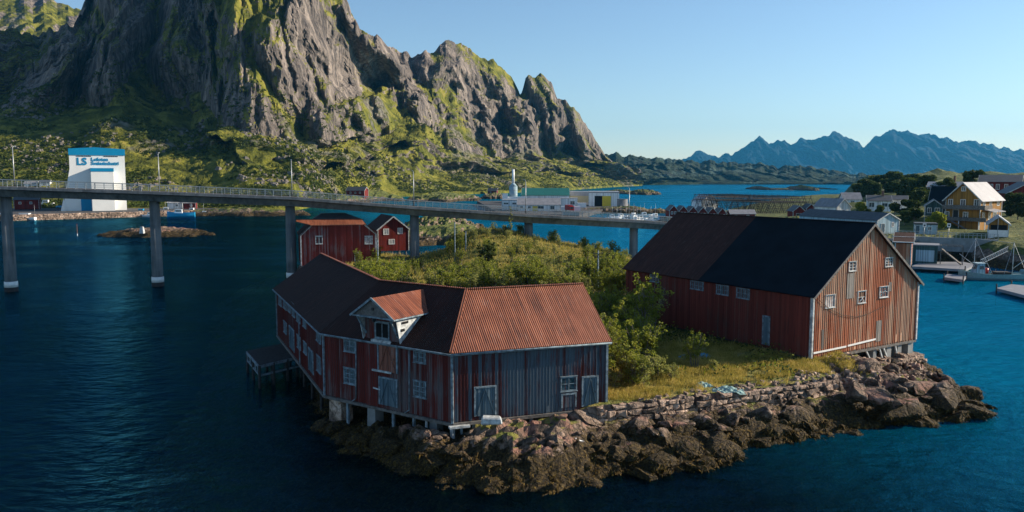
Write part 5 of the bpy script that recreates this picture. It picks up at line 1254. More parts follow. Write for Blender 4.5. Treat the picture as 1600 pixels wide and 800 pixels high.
def make_shrub(seed, h, wd, nst, nleaf, leafmat, leaf=.11, bare=.3, name='shrub', label='', cat='shrub', group=None, stemname='stem', foliname='foliage', trunk_r=.04, single=False):
    rng = np.random.default_rng(seed); rr = random.Random(seed)
    t = thing(name, label, cat, (0, 0, -50), 0, group)
    b = MB(); cen = []; rad = []
    for i in range(nst):
        a = rr.uniform(0, 6.28); sp = wd * .5 * rr.uniform(.2, 1)
        p0 = Vector((math.cos(a) * .12 * wd, math.sin(a) * .12 * wd, -.2)) if not single else Vector((0, 0, -.3))
        hh = h * rr.uniform(.65, 1.0); p1 = Vector((math.cos(a) * sp * .55, math.sin(a) * sp * .55, hh * .5)); p2 = Vector((math.cos(a) * sp, math.sin(a) * sp, hh * .93))
        if single: p1 = Vector((math.cos(a) * sp * .15, math.sin(a) * sp * .15, hh * .4))
        b.tube(p0, p1, trunk_r * (1.6 if single else 1), trunk_r * .7, 5, cap=False); b.tube(p1, p2, trunk_r * .7, trunk_r * .25, 5, cap=False)
        for k in range(13):
            f = bare + (1 - bare) * (k + rr.random()) / 13
            q = p0.lerp(p1, f * 2) if f < .5 else p1.lerp(p2, f * 2 - 1)
            tip = q + Vector((rr.gauss(0, 1), rr.gauss(0, 1), rr.uniform(.0, .8))).normalized() * wd * rr.uniform(.10, .26)
            b.tube(q, tip, trunk_r * .3, trunk_r * .12, 4, cap=False)
            cen.append(tip); rad.append(wd * rr.uniform(.035, .115))
    b.build(stemname, M['bark'], t)
    per = [max(4, int(nleaf / len(cen) * rr.uniform(.4, 1.6))) for _ in cen]
    C = clump_cloud(cen, rad, per, rng); V, Fq = leaf_quads(C, leaf, rng)
    mesh_np(foliname, V, Fq, M[leafmat], t, smooth=False)
    return t
GS = 'green shrubs in the thicket on the island'; LS_ = 'leafy birch and willow shrub in the thicket between the red buildings'
shr = [make_shrub(11, 2.9, 2.2, 8, 2600, 'leaf', .085, group=GS, label=LS_), make_shrub(12, 3.9, 2.3, 9, 3000, 'leaf', .085, group=GS, label=LS_), make_shrub(13, 2.3, 2.3, 9, 2200, 'leaf_pale', .08, .15, group=GS, label=LS_),
       make_shrub(14, 3.1, 3.0, 12, 3600, 'leaf', .09, .1, group=GS, label=LS_), make_shrub(15, 1.8, 2.0, 8, 1700, 'leaf_pale', .08, .1, group=GS, label=LS_), make_shrub(16, 3.3, 1.8, 6, 1500, 'leaf_pale', .08, .25, group=GS, label=LS_), make_shrub(17, 2.4, 2.6, 9, 2600, 'leaf_dark', .09, .1, group=GS, label=LS_)]
rs = random.Random(5); used = [False] * 7
def put_shrub(x, y, sc_=1.0, k=None, label=None):
    k = rs.randrange(7) if k is None else k; z = iz(x, y)
    if z < 1.5: return False
    s = sc_ * rs.uniform(.8, 1.2)
    if not used[k]:
        used[k] = True; o = shr[k]; o.location = (x, y, z); o.rotation_euler.z = rs.uniform(0, 6.28); o.scale = (s, s, s)
    else: o = dup(shr[k], (x, y, z), rs.uniform(0, 6.28), None, None, s)
    if label: o['label'] = label; del o['group']
    return True
def clear(x, y):
    p = Vector((x, y, 0))
    if sdist(np.array([x]), np.array([y]), np.array([tuple(q)[:2] for q in (fA, fB, fC, fR, bkR, bkC, bkB, bkA)]))[0] > -1.6: return False
    q = p - atz(G0, 0); a = q.dot(gd); l = q.dot(ld)
    if -1.3 < a < GW + 1 and -1 < l < LL + 1: return False
    return True
n = 0
for _ in range(4000):
    if n >= 260: break
    px = rs.uniform(560, 985); py = rs.uniform(392, 470); p = W(px, py, 3.4)
    x, y = p.x, p.y
    if y > 180 or not clear(x, y): continue
    if 590 < px < 700 and y > 140: continue
    if float(fbm(np.array([x * .12]), np.array([y * .12]), 2, 77)[0]) < -.22: continue
    if y > 118 and rs.random() < .3: continue
    if put_shrub(x, y, 1.25 if y < 118 else .78): n += 1
for _ in range(900):     # band behind the rusty roof and along its right end
    if n >= 296: break
    x = rs.uniform(7.5, 14); y = rs.uniform(60, 92)
    if not clear(x, y) or x > 9 + (y - 58) * .22: continue
    if put_shrub(x, y, 1.15): n += 1
for px, py, s, k, lb in ((1013, 530, 1.6, 1, None), (1085, 570, .75, 1, 'thin young birch standing alone in the grass before the barn side'), (1030, 585, .9, 4, None), (1052, 590, .8, 2, None), (975, 590, 1.0, 0, None), (990, 545, 1.2, 3, None), (1115, 575, .5, 4, None)):
    p = W(px, py, 3.2); put_shrub(p.x, p.y, s, k, lb)
td = make_shrub(31, 4.6, 4.2, 9, 3800, 'leaf_dark', .16, .05, 'bush', 'dense dark green bush standing above the thicket before the bridge pier', 'bush')
p = WD(759, 404, 140); td.location = (p.x, p.y, iz(p.x, p.y))
ts = make_shrub(32, 6.5, 1.6, 3, 900, 'leaf_pale', .14, .1, 'birch_tree', 'tall slim sapling reaching up before the bridge deck', 'tree', stemname='trunk', foliname='crown', single=True)
p = WD(797, 385, 160); ts.location = (p.x, p.y, iz(p.x, p.y))
tb = make_shrub(33, 4.4, 4.0, 9, 900, 'leaf_pale', .13, .35, 'birch_tree', 'sparse birch with bare pale branches in the shade beside the barn', 'tree', stemname='trunk', foliname='crown', trunk_r=.05, single=True)
p = W(1012, 520, 3.2); tb.location = (p.x, p.y, iz(p.x, p.y))
# undergrowth and grass
def blades(X, Y, Z, h, wdt, rng):
    n = len(X); a = rng.uniform(0, 2 * np.pi, n); hh = h * rng.uniform(.5, 1.3, n); lean = rng.normal(size=(n, 2)) * .28 * hh[:, None]
    dx = np.cos(a) * wdt; dy = np.sin(a) * wdt
    V = np.stack([np.stack([X - dx, Y - dy, Z - .05], 1), np.stack([X + dx, Y + dy, Z - .05], 1), np.stack([X + lean[:, 0] + dx * .3, Y + lean[:, 1], Z + hh], 1), np.stack([X + lean[:, 0] * 1.1 - dx * .3, Y + lean[:, 1] * 1.1, Z + hh * 1.02], 1)], 1).reshape(-1, 3)
    return V, np.arange(4 * n).reshape(n, 4)
rng = np.random.default_rng(3)
def scatter(n, x0, x1, y0, y1, zmin, dens_seed, thr, sc=.2):
    X = rng.uniform(x0, x1, n); Y = rng.uniform(y0, y1, n); Z = island_z(X, Y) + fbm(X * .9, Y * .9, 3, 21) * .12
    ok = (Z > zmin) & (fbm(X * sc, Y * sc, 3, dens_seed) > thr)
    q = X - G0.x, Y - G0.y; a = q[0] * gd.x + q[1] * gd.y; l = q[0] * ld.x + q[1] * ld.y
    ok &= ~((a > -.1) & (a < GW + .1) & (l > -.1) & (l < LL + .1))
    ok &= sdist(X, Y, WHP) < -.2
    return X[ok], Y[ok], Z[ok]
X, Y, Z = scatter(90000, 6, 31, 56, 80, 2.75, 61, -.25, .35)
wl = np.interp(X, _wx, _wy); k_ = (Y > wl + .9) & ((Y > wl + 2.6) | (X < 12.5) | (fbm(X * .7, Y * .7, 2, 66) > .15)); X, Y, Z = X[k_], Y[k_], Z[k_]
hgt = .26 + .22 * (fbm(X * .4, Y * .4, 3, 62) + .3)
V, Fq = blades(X, Y, Z, np.clip(hgt, .12, .6), .022, rng); tag(mesh_np('tall_grass', V, Fq, M['grass'], smooth=False), 'tall dry yellow grass on the shore shelf between the two red buildings', 'grass', None, 'stuff')
X, Y, Z = scatter(60000, -42, 30, 78, 205, 2.3, 63, -.3, .08)
V, Fq = blades(X, Y, Z, .5, .06, rng); tag(mesh_np('meadow_grass', V, Fq, M['grass'], smooth=False), 'yellow green meadow grass covering the middle of the island', 'grass', None, 'stuff')
X, Y, Z = scatter(80000, -34, 26, 66, 160, 2.6, 64, -.05, .10)
hz_ = np.where(Y > 125, .45, 1.0) * rng.uniform(0, 1, len(X)) ** 1.3 * (.5 + 1.1 * np.clip(fbm(X * .25, Y * .25, 3, 65) + .35, 0, 1))
V, Fq = leaf_quads(np.stack([X, Y, Z + hz_], 1), .15, rng); tag(mesh_np('undergrowth', V, Fq, [M['leaf'], M['leaf_dark']], smooth=False, mi=(rng.uniform(size=len(Fq)) < .68).astype(int)), 'low leafy undergrowth filling the thicket on the island', 'undergrowth', None, 'stuff')
# scrub on the mountain foot
def hillside():
    r = np.random.default_rng(9); T = MT; nr, nc = T.shape
    out = []; sizes = []
    cnt = 0
    cand = r.integers(0, nr * nc, 110000); ii = cand // nc; jj = cand % nc
    P = MV[ii, jj]; t_ = T[ii, jj]
    px = P[:, 0] / P[:, 1] * F + 800
    ok = (px > -150) & (px < 1010) & (t_ > .03) & (t_ < 1.12) & (P[:, 2] > 3) & (fbm(P[:, 0] * .012, P[:, 1] * .012 + P[:, 2] * .02, 4, 91) > -.10) & (r.uniform(size=len(P)) < np.clip(1.35 - t_ * .75, .1, 1))
    P = P[ok][:15000]
    for p in P:
        s = r.uniform(1.2, 3.4) * .8; k = 11
        d = r.normal(size=(k, 3)); d /= np.linalg.norm(d, axis=1)[:, None]; d[:, 2] = np.abs(d[:, 2]) * .9
        out.append(p + d * s * r.uniform(.4, 1, size=(k, 1))); sizes.append(np.full((k, 1), s * .38))
    C = np.concatenate(out); S = np.concatenate(sizes); n = len(C)
    a = r.normal(size=(n, 3)); a /= np.linalg.norm(a, axis=1)[:, None]; b_ = r.normal(size=(n, 3)); b_ -= (b_ * a).sum(1)[:, None] * a; b_ /= np.linalg.norm(b_, axis=1)[:, None]
    V = np.stack([C - a * S, C + b_ * S * .8, C + a * S, C - b_ * S * .8], 1).reshape(-1, 3)
    tag(mesh_np('hillside_scrub', V, np.arange(4 * n).reshape(n, 4), M['scrub'], smooth=False), 'birch scrub growing over the lower slopes of the mountain', 'scrub', None, 'stuff')
    # scattered scree boulders
    cand = r.integers(0, nr * nc, 40000); P = MV.reshape(-1, 3)[cand]; t_ = T.ravel()[cand]; px = P[:, 0] / P[:, 1] * F + 800
    ok = (px > -100) & (px < 1000) & (t_ > .1) & (t_ < 1.05) & (fbm(P[:, 0] * .01 + 5, P[:, 1] * .01, 3, 95) > .12); P = P[ok][:2600]; n = len(P); s = r.uniform(.5, 1.9, size=(n, 1, 1))
    base = np.array([(-1, -1, -.6), (1, -1, -.6), (1, 1, -.6), (-1, 1, -.6), (-.7, -.7, .8), (.6, -.8, .9), (.7, .6, .6), (-.6, .7, .7)], float)
    B = base[None] * s * r.uniform(.6, 1.2, size=(n, 8, 3)); an = r.uniform(0, 6.28, n); c_, s_ = np.cos(an)[:, None], np.sin(an)[:, None]
    Bx = B[..., 0] * c_ - B[..., 1] * s_; By = B[..., 0] * s_ + B[..., 1] * c_; V = np.stack([Bx, By, B[..., 2]], -1) + P[:, None]
    fq = np.array([(0, 3, 2, 1), (4, 5, 6, 7), (0, 1, 5, 4), (1, 2, 6, 5), (2, 3, 7, 6), (3, 0, 4, 7)]); Fq = (fq[None] + np.arange(n)[:, None, None] * 8).reshape(-1, 4)
    tag(mesh_np('scree', V.reshape(-1, 3), Fq, M['screestone'], smooth=False), 'grey boulder scree strewn over the lower mountain slopes', 'scree', None, 'stuff')
M['screestone'] = plain('scree_stone', (.14, .125, .11), .9, var=.35, scale=.2)
hillside()
# trees of the village
def village_tree(seed, h, w, mat, lab, cat='tree', name='garden_tree', n=2600, leaf=.42):
    rng_ = np.random.default_rng(seed); rr = random.Random(seed); t = thing(name, lab, cat, (0, 0, -50))
    b = MB(); b.tube((0, 0, -.5), (0, 0, h * .45), .22, .14, 7); cen = []; rad = []
    for i in range(15):
        a = rr.uniform(0, 6.28); z = h * rr.uniform(.25, .85); r_ = w * .5 * rr.uniform(.25, .75) * (1.15 - abs(z / h - .5)); q = Vector((math.cos(a) * r_, math.sin(a) * r_, z))
        b.tube((0, 0, h * .25 + rr.random() * h * .2), q, .08, .03, 5, cap=False); cen.append(q); rad.append(w * rr.uniform(.13, .24))
    cen.append(Vector((0, 0, h * .85))); rad.append(w * .2)
    b.build('trunk', M['bark'], t); per = [int(n * (r_ ** 2) / sum(q * q for q in rad)) for r_ in rad]
    V, Fq = leaf_quads(clump_cloud(cen, rad, per, rng_), leaf, rng_, .7); mesh_np('crown', V, Fq, M[mat], t, smooth=False); return t
GT = 'garden trees on the wooded rise'
trl = 'leafy garden tree on the wooded rise among the houses'
tp = [village_tree(51, 8, 7.5, 'leaf_dark', trl), village_tree(52, 7, 7, 'scrub', trl), village_tree(53, 9, 8.5, 'leaf_dark', trl), village_tree(54, 5, 5, 'leaf', trl)]
rt = random.Random(8); first = [True] * 4
def put_tree(px, py, D, s, k, lab=None):
    p = WD(px, py, D); z = min(lz(p.x, p.y), p.z) if D < 420 else p.z
    if D < 420 and abs(lz(p.x, p.y) - p.z) > 4: z = lz(p.x, p.y)
    if first[k]: first[k] = False; o = tp[k]; o.location = (p.x, p.y, z); o.scale = (s, s, s)
    else: o = dup(tp[k], (p.x, p.y, z), rt.uniform(0, 6.28), None, None, s)
    if lab: o['label'] = lab
    else: o['group'] = GT
for q in ((1342, 312, 420, 1.2, 1), (1352, 310, 430, 1.3, 0), (1362, 308, 440, 1.3, 2), (1374, 305, 440, 1.4, 0), (1386, 306, 430, 1.3, 1), (1398, 308, 420, 1.5, 2), (1410, 312, 360, 1.4, 0), (1421, 314, 340, 1.35, 2), (1432, 316, 320, 1.15, 0),
          (1440, 322, 290, .95, 1), (1431, 330, 275, .9, 0), (1446, 312, 320, 1.1, 2), (1456, 316, 300, .9, 1), (1468, 310, 300, .8, 0), (1480, 308, 295, .8, 2), (1493, 306, 300, .6, 1), (1520, 300, 305, 1.0, 2), (1440, 305, 400, 1.2, 1), (1420, 303, 420, 1.3, 0),
          (1330, 318, 400, .8, 1), (1590, 345, 230, .9, 2), (1600, 350, 225, .8, 0), (1580, 342, 238, .7, 0), (1365, 312, 400, 1.0, 2), (1405, 320, 290, .6, 1), (1422, 345, 235, .7, 2), (1428, 352, 220, .6, 0), (1376, 338, 225, .5, 2), (1398, 336, 235, .5, 0), (1355, 335, 240, .4, 1), (1413, 352, 215, .45, 2)):
    put_tree(*q)
put_tree(1463, 356, 206, .95, 3, 'bright yellow-green bushy tree beside the low white-blue shed'); put_tree(1345, 335, 262, .8, 3, 'yellow-green bush at the left end of the white bungalow')
# ---------------------------------------------------------------- poles, timber rack, nets, birds
def pole(px, y0, y1, z, label, r=.11, arm=False, D=None):
    p = W(px, y1, z) if D is None else WD(px, y1, D); t = thing('utility_pole', label, 'pole', p); top = WD(px, y0, p.y).z - p.z
    b = MB(); b.tube((0, 0, -1.5), (0, 0, top), r, r * .75, 8); b.build('shaft', M['old_trim'], t)
    b = MB(); b.tube((0, 0, top), (0, 0, top + .06), r * 1.1, r * .9, 8)
    if arm: b.bar((-.7, 0, top - .5), (.7, 0, top - .5), .1); b.bar((-.6, 0, top - .95), (.6, 0, top - .95), .08); [b.tube((x_, 0, top - .5), (x_, 0, top - .25), .05, n=6) for x_ in (-.6, 0, .6)]
    b.build('cap', M['dark_metal'], t); return t
pole(711, 347, 418, 3.6, 'tall bare pole rising from the thicket, leftmost of the pair by the dark bush'); pole(728, 361, 410, 3.8, 'shorter bare pole beside the dark bush')
pole(591, 374, 432, 3.0, 'wooden pole at the right corner of the wide red shed', .13); pole(934, 391, 462, 3.2, 'utility pole with crossarms between rusty roof and barn', .12, True)
wr = thing('timber_rack', 'low rack of weathered white timber rails in the thicket below the bridge', 'timber rack', (0, 0, 0))
p0 = W(777, 398, 5.2); p1 = W(819, 388, 5.2); b = MB()
for k in range(4): b.bar(p0 + UP * (.3 + .0 * k) + Vector((k * .7, k * 1.4, .1 * k)), p1 + UP * (.8) + Vector((k * .5, k * 1.2, .1 * k)), .14)
b.build('rails', M['worn_white'], wr); b = MB()
for k in range(5): q = p0.lerp(p1, (k + .3) / 5); b.bar(q + UP * (-1.5), q + UP * .8 + Vector((.6, 0, 0)), .13)
b.build('posts', M['worn_white'], wr)
def heap(name, px, py, z, sx, sy, h, mat, label, cat):
    nx = 26; gx, gy = np.meshgrid(np.linspace(-1, 1, nx), np.linspace(-1, 1, nx)); r_ = np.sqrt(gx ** 2 + gy ** 2) + fbm(gx * 2 + px, gy * 2, 3, 5) * .5
    p = W(px, py, z); zb_ = iz(p.x, p.y); Z = zb_ + h * np.clip(1 - r_, -.3, 1) ** 1 + fbm(gx * 5 + px, gy * 5, 4, 6) * .16 * (r_ < 1)
    return tag(mesh_np(name, np.stack([p.x + gx * sx, p.y + gy * sy, Z], -1).reshape(-1, 3), grid_faces(nx, nx), mat, smooth=False), label, cat)
heap('fishing_net', 1098, 600, 3.1, .9, .6, .35, M['cyan_net'], 'pale green heap of fishing net on the shelf, left of the larger heap', 'fishing net')
heap('fishing_net', 1135, 607, 3.1, 1.4, .7, .4, M['cyan_net'], 'larger pale green heap of fishing net on the stones behind the dry stone wall', 'fishing net')
heap('tarpaulin', 1090, 553, 3.2, 1.9, 1.0, .4, M['blue_tarp'], 'crumpled blue tarpaulin lying in the shade beside the barn', 'tarpaulin')
def bird(px, py, z, mats, label, s=1.0, name='gull', rz=0, D=None):
    p = W(px, py, z) if D is None else WD(px, py, D); t = thing(name, label, 'bird', p, rz)
    import bmesh
    def egg(nm, c, r_, mt, par):
        bm = bmesh.new(); bmesh.ops.create_uvsphere(bm, u_segments=12, v_segments=8, radius=1); [setattr(v, 'co', Vector((v.co.x * r_[0] * (1.0 if v.co.x > 0 else 1.5), v.co.y * r_[1], v.co.z * r_[2])) + Vector(c)) for v in bm.verts]
        me = bpy.data.meshes.new(nm); bm.to_mesh(me); bm.free(); me.materials.append(mt); return link(bpy.data.objects.new(nm, me), par)
    b = MB()    # one continuous body: tail - trunk - neck - head - bill, swept rings
    rings = [(-.34, .14, .02, .03), (-.24, .15, .05, .05), (-.1, .17, .10, .09), (.05, .19, .12, .11), (.15, .23, .09, .10), (.19, .31, .055, .06), (.22, .38, .055, .055), (.27, .395, .045, .045), (.30, .39, .018, .018), (.36, .38, .008, .008)]
    n = 10; i0 = 0
    for (x, z_, ry, rz_) in rings:
        for k in range(n): a = 6.283 * k / n; b.v.append((x * s, math.cos(a) * ry * s, (z_ + math.sin(a) * rz_) * s))
    for i in range(len(rings) - 1):
        for k in range(n): b.f.append((i * n + k, i * n + (k + 1) % n, (i + 1) * n + (k + 1) % n, (i + 1) * n + k)); b.m.append(0); b.sm.append(True)
    b.f.append(tuple(range(n))); b.m.append(0); b.sm.append(False)
    b.build('body', mats[0], t)
    for sd in (-1, 1):
        w_ = MB(); w_.hexa([(-.32 * s, sd * .07 * s, .15 * s), (.08 * s, sd * .11 * s, .14 * s), (.08 * s, sd * .135 * s, .16 * s), (-.34 * s, sd * .09 * s, .17 * s), (-.3 * s, sd * .06 * s, .2 * s), (.06 * s, sd * .09 * s, .25 * s), (.06 * s, sd * .11 * s, .25 * s), (-.3 * s, sd * .08 * s, .2 * s)]); w_.build('wing', mats[1], t)
        w_ = MB(); w_.tube((0, sd * .05 * s, -.02), (0, sd * .05 * s, .1 * s), .012, n=5); w_.build('leg', M['orange'], t)
bird(905, 694, 1.3, (M['boat_white'], M['mid_roof']), 'white gull with grey wings standing on the seaweed rocks below the warehouse', 1.1, 'gull', R(200))
bird(1469, 592, 2.2, (M['black'], M['black']), 'dark cormorant perched on the far right rocks of the island', 1.8, 'cormorant', R(200))
# ---------------------------------------------------------------- boats
def hull_mesh(b, L, B, H, sheer=.35, m=0, n=14, keel=.35, draft=.5):
    st = []
    for i in range(n + 1):
        f = i / n; x = -L / 2 + L * f; bw = B / 2 * (1 - max(0, (f - .55) / .45) ** 2.2) * (.82 + .18 * min(1, f * 4)); bw = max(bw, .02)
        zt = H * (1 + sheer * (2 * f - 1) ** 2 * (1.4 if f > .5 else .5)); rk = .10 * L * max(0, (f - .8) / .2) * .0
        st.append([(x + rk, -bw, zt), (x, -bw * .92, H * .35), (x - .0, -bw * .55, -draft * .5), (x, 0, -draft), (x, bw * .55, -draft * .5), (x, bw * .92, H * .35), (x + rk, bw, zt)])
    for i in range(n):
        for k in range(6): b.face([st[i][k], st[i][k + 1], st[i + 1][k + 1], st[i + 1][k]][::-1], m)
        zd = -.25 * H; b.face([(st[i][0][0], st[i][0][1] * .95, st[i][0][2] + zd), (st[i + 1][0][0], st[i + 1][0][1] * .95, st[i + 1][0][2] + zd), (st[i + 1][6][0], st[i + 1][6][1] * .95, st[i + 1][6][2] + zd), (st[i][6][0], st[i][6][1] * .95, st[i][6][2] + zd)], m)
    b.face([st[0][k] for k in range(7)], m)
    return st
def boat(px, py, L, B, H, rz, label, hull='boat_white', cab='boat_white', mast=True, cabpos=-.1, cabL=.3, group=None, name='motor_boat', cat='boat', D=None, z=0, stripe=None, mh=4.5):
    p = W(px, py, z) if D is None else WD(px, py, D); p.z = z; t = thing(name, label, cat, p, R(rz), group)
    b = MB(); hull_mesh(b, L, B, H); b.build('hull', M[hull], t)
    b = MB(); x0 = L * (cabpos - cabL / 2); x1 = L * (cabpos + cabL / 2); ch = 1.5 if L < 9 else 2.2
    b.hexa([(x0, -B * .3, H * .8), (x1, -B * .3, H * .8), (x1, B * .3, H * .8), (x0, B * .3, H * .8), (x0 + .1, -B * .27, H * .8 + ch), (x1 - ch * .35, -B * .25, H * .8 + ch), (x1 - ch * .35, B * .25, H * .8 + ch), (x0 + .1, B * .27, H * .8 + ch)])
    b.box(x0 - .1, x1 - ch * .2, -B * .31, B * .31, H * .8 + ch, H * .8 + ch + .08); cabo = b.build('wheelhouse', M[cab], t)
    b = MB()
    for s in (-1, 1): b.ob((x0 + .3, s * B * .295, H * .8 + ch * .5), (x1 - x0 - ch * .35 - .5, -s * .02, 0), (0, s * .03, 0), (0, -s * .03, ch * .3))
    b.hexa([(x1 - ch * .17, -B * .25, H * .8 + ch * .5), (x1 - ch * .14, -B * .25, H * .8 + ch * .5), (x1 - ch * .14, B * .25, H * .8 + ch * .5), (x1 - ch * .17, B * .25, H * .8 + ch * .5), (x1 - ch * .3, -B * .23, H * .8 + ch * .85), (x1 - ch * .27, -B * .23, H * .8 + ch * .85), (x1 - ch * .27, B * .23, H * .8 + ch * .85), (x1 - ch * .3, B * .23, H * .8 + ch * .85)])
    b.build('window', M['glass'], cabo)
    if mast:
        b = MB(); b.tube((L * cabpos, 0, H), (L * cabpos, 0, H + mh), .06, .04, 6); b.bar((L * cabpos, -B * .2, H + mh * .8), (L * cabpos, B * .2, H + mh * .8), .05); b.build('mast', M['metal'], t)
    b = MB()
    for i in range(7): x_ = -L * .1 + L * .55 * i / 6; b.tube((x_, -B * .42 * (1 - max(0, x_ / L - .1) * 1.9), H), (x_, -B * .40 * (1 - max(0, x_ / L - .1) * 1.9), H + .7), .02, n=4)
    b.build('rail', M['metal'], t)
    return t
FB = boat(1550, 437, 12.5, 3.8, 1.25, 172, 'pale green fishing boat with light blue wheelhouse and two masts moored at the far quay', 'boat_pale', 'blue_wall', False, .22, .16, name='fishing_boat')
b = MB(); b.tube((3.4, 0, 1), (3.4, 0, 8.2), .09, .05, 8); b.build('mast', M['worn_white'], FB)
b = MB(); b.tube((-3.6, 0, 1), (-3.6, 0, 7.4), .09, .05, 8); b.build('mast', M['worn_white'], FB)
b = MB(); b.tube((3.4, 0, 2.8), (6.2, 0, 5.0), .06, .05, 6); b.tube((-3.6, 0, 2.2), (-6.0, 0, 4.2), .06, .05, 6); b.build('boom', M['worn_white'], FB)
b = MB()
for a_, c_ in (((3.4, 0, 8.0), (6.2, 0, 1.9)), ((3.4, 0, 8.0), (-3.6, 0, 7.2)), ((-3.6, 0, 7.2), (-6.1, 0, 1.4)), ((3.4, 0, 8.0), (.6, 1.4, 1.3)), ((-3.6, 0, 7.2), (-1.5, 1.4, 1.3))): b.tube(a_, c_, .03, n=4)
b.build('rigging', M['metal'], FB)
b = MB(); b.tube((.9, -.6, 1.1), (.9, -.6, 2.2), .38, .38, 12); b.build('barrel', M['red_gloss'], FB)
b = MB(); b.box(-3.0, -.2, -1.0, 1.0, 1.0, 1.6); b.build('hatch', M['dark_wood'], FB)
MBG = 'white boats moored in the marina behind the bridge'
mb0 = boat(959, 343, 8, 2.8, 1.0, 20, 'white marina boat with a tall mast, leftmost beside the grey fence', group=MBG, mh=6)
for px, py, rz, lb in ((972, 341, 35, 'white marina boat, second from the left'), (981, 346, 10, 'white marina boat in front of the lamp, nearer row'), (991, 340, 60, 'white marina boat behind the rightmost bridge lamp'), (1003, 344, 25, 'white marina boat in the middle of the harbour basin'),
                       (1016, 346, 100, 'white marina boat moored bow-on, second from the right')): dup(mb0, W(px, py, 0), R(rz), lb)
for px, py, rz, lb in ((964, 347, 80, 'white marina boat nearest the bridge railing at the left end'), (1009, 339, 15, 'white marina boat against the dark breakwater, right of the lamp'), (997, 347, 45, 'white marina boat of the nearer row just right of the lamp'), (1026, 341, 30, 'white marina boat nearest the red waterfront cabins')): dup(mb0, W(px, py, 0), R(rz), lb)
for px, py, rz, lb in ((232, 339, 170, 'small white boat moored between the blue boat and the second pier'), (316, 337, 200, 'small white boat right of the dark hulled fishing boat'), (52, 343, 185, 'small white boat moored left of the tall white hall')): dup(mb0, W(px, py, 0), R(rz), lb)['group'] = 'small white boats at the left quay'
boat(1036, 347, 9, 3, 1.0, 15, 'blue covered boat at the right end of the marina next to the red cabins', 'boat_white', 'boat_blue', False, .0, .5)
boat(283, 339, 13, 4.0, 2.0, 195, 'blue and white fishing boat with a mast at the left quay beside the second pier', 'boat_blue', 'boat_white', True, .1, .3, name='fishing_boat', mh=7)
boat(262, 334, 10, 3.4, 1.6, 200, 'smaller white fishing boat just right of the second bridge pier', 'boat_white', 'boat_white', True, .1, .3, name='fishing_boat', mh=6)
boat(302, 335, 9, 3.2, 1.5, 185, 'dark hulled fishing boat at the right end of the left quay', 'dark_wood', 'boat_white', True, .1, .3, name='fishing_boat', mh=5)
boat(220, 336, 9, 3.0, 1.2, 185, 'bright blue small boat left of the second bridge pier', 'boat_blue', 'boat_blue', False, 0, .35)
boat(34, 344, 13, 3.4, 1.2, 180, 'long white motor boat on the water right of the first bridge pier', 'boat_white', 'boat_white', False, -.1, .4)
boat(2, 344, 9, 3.0, 1.2, 180, 'white motor boat cut by the left edge of the picture', 'boat_white', 'boat_white', False, -.1, .4)
boat(71, 322, 9, 3.0, 1.6, 190, 'white motor boat standing on land beside the dark red shed', 'boat_white', 'boat_white', False, 0, .4, z=3.3)
boat(141, 324, 10, 3.0, 1.4, 5, 'white motor boat standing on land before the blue hall door', 'boat_white', 'boat_white', False, 0, .4, z=3.0)
# ---------------------------------------------------------------- vehicles
def car(loc, rz, mat, label, group=None, cat='car', name='parked_car', L=4.3, H=1.45):
    t = thing(name, label, cat, loc, R(rz), group); Wd = .85
    b = MB(); b.prism([(-L / 2, -Wd, .35), (L / 2, -Wd, .35), (L / 2, -Wd, .75), (L * .28, -Wd, .9), (-L / 2, -Wd, .95)], (0, 2 * Wd, 0)); b.hexa([(-L * .42, -Wd * .95, .9), (L * .27, -Wd * .95, .88), (L * .27, Wd * .95, .88), (-L * .42, Wd * .95, .9), (-L * .33, -Wd * .78, H), (L * .08, -Wd * .78, H), (L * .08, Wd * .78, H), (-L * .33, Wd * .78, H)])
    b.build('body', M[mat], t, bev=.05)
    b = MB()
    for s in (-1, 1): b.ob((-L * .36, s * Wd * .93, .96), (L * .52, 0, 0), (0, s * .03, 0), (L * .03, -s * Wd * .12, H - 1.05))
    b.build('window', M['glass'], t)
    for x_ in (-L * .3, L * .3):
        for s in (-1, 1): b = MB(); b.tube((x_, s * (Wd - .18), .32), (x_, s * (Wd + .02), .32), .32, .32, 14); b.build('wheel', M['rubber'], t)
    for s in (-1, 1): b = MB(); b.box(L / 2 - .02, L / 2 + .02, s * .6 - .12, s * .6 + .12, .6, .72); b.build('headlight', M['glass'], t)
    return t
c0 = car(WD(1277, 333, 385), 60, 'mid_roof', 'silver parked car, leftmost of the row by the red house', 'cars parked by the red harbour house')
car(WD(1282, 333, 388), 60, 'boat_blue', 'blue parked car, second in the row by the red house', 'cars parked by the red harbour house')
car(WD(1287, 333, 391), 60, 'boat_white', 'white parked car in the row by the red house', 'cars parked by the red harbour house'); car(WD(1291, 333, 393), 60, 'red_gloss', 'red parked car at the right end of the row by the red house', 'cars parked by the red harbour house')
for px, py, D, mt, lb in ((95, 325, 420, 'boat_blue', 'blue car parked on the left quay at the foot of the tall hall'), (110, 326, 418, 'red_gloss', 'red car parked on the left quay before the tall hall'), (122, 325, 420, 'mid_roof', 'silver car parked beside the red car on the left quay'),
                          (208, 301, 520, 'boat_white', 'white car standing above the bridge railing right of the tall hall')):
    p = WD(px, py, D); car(p, 20, mt, lb)
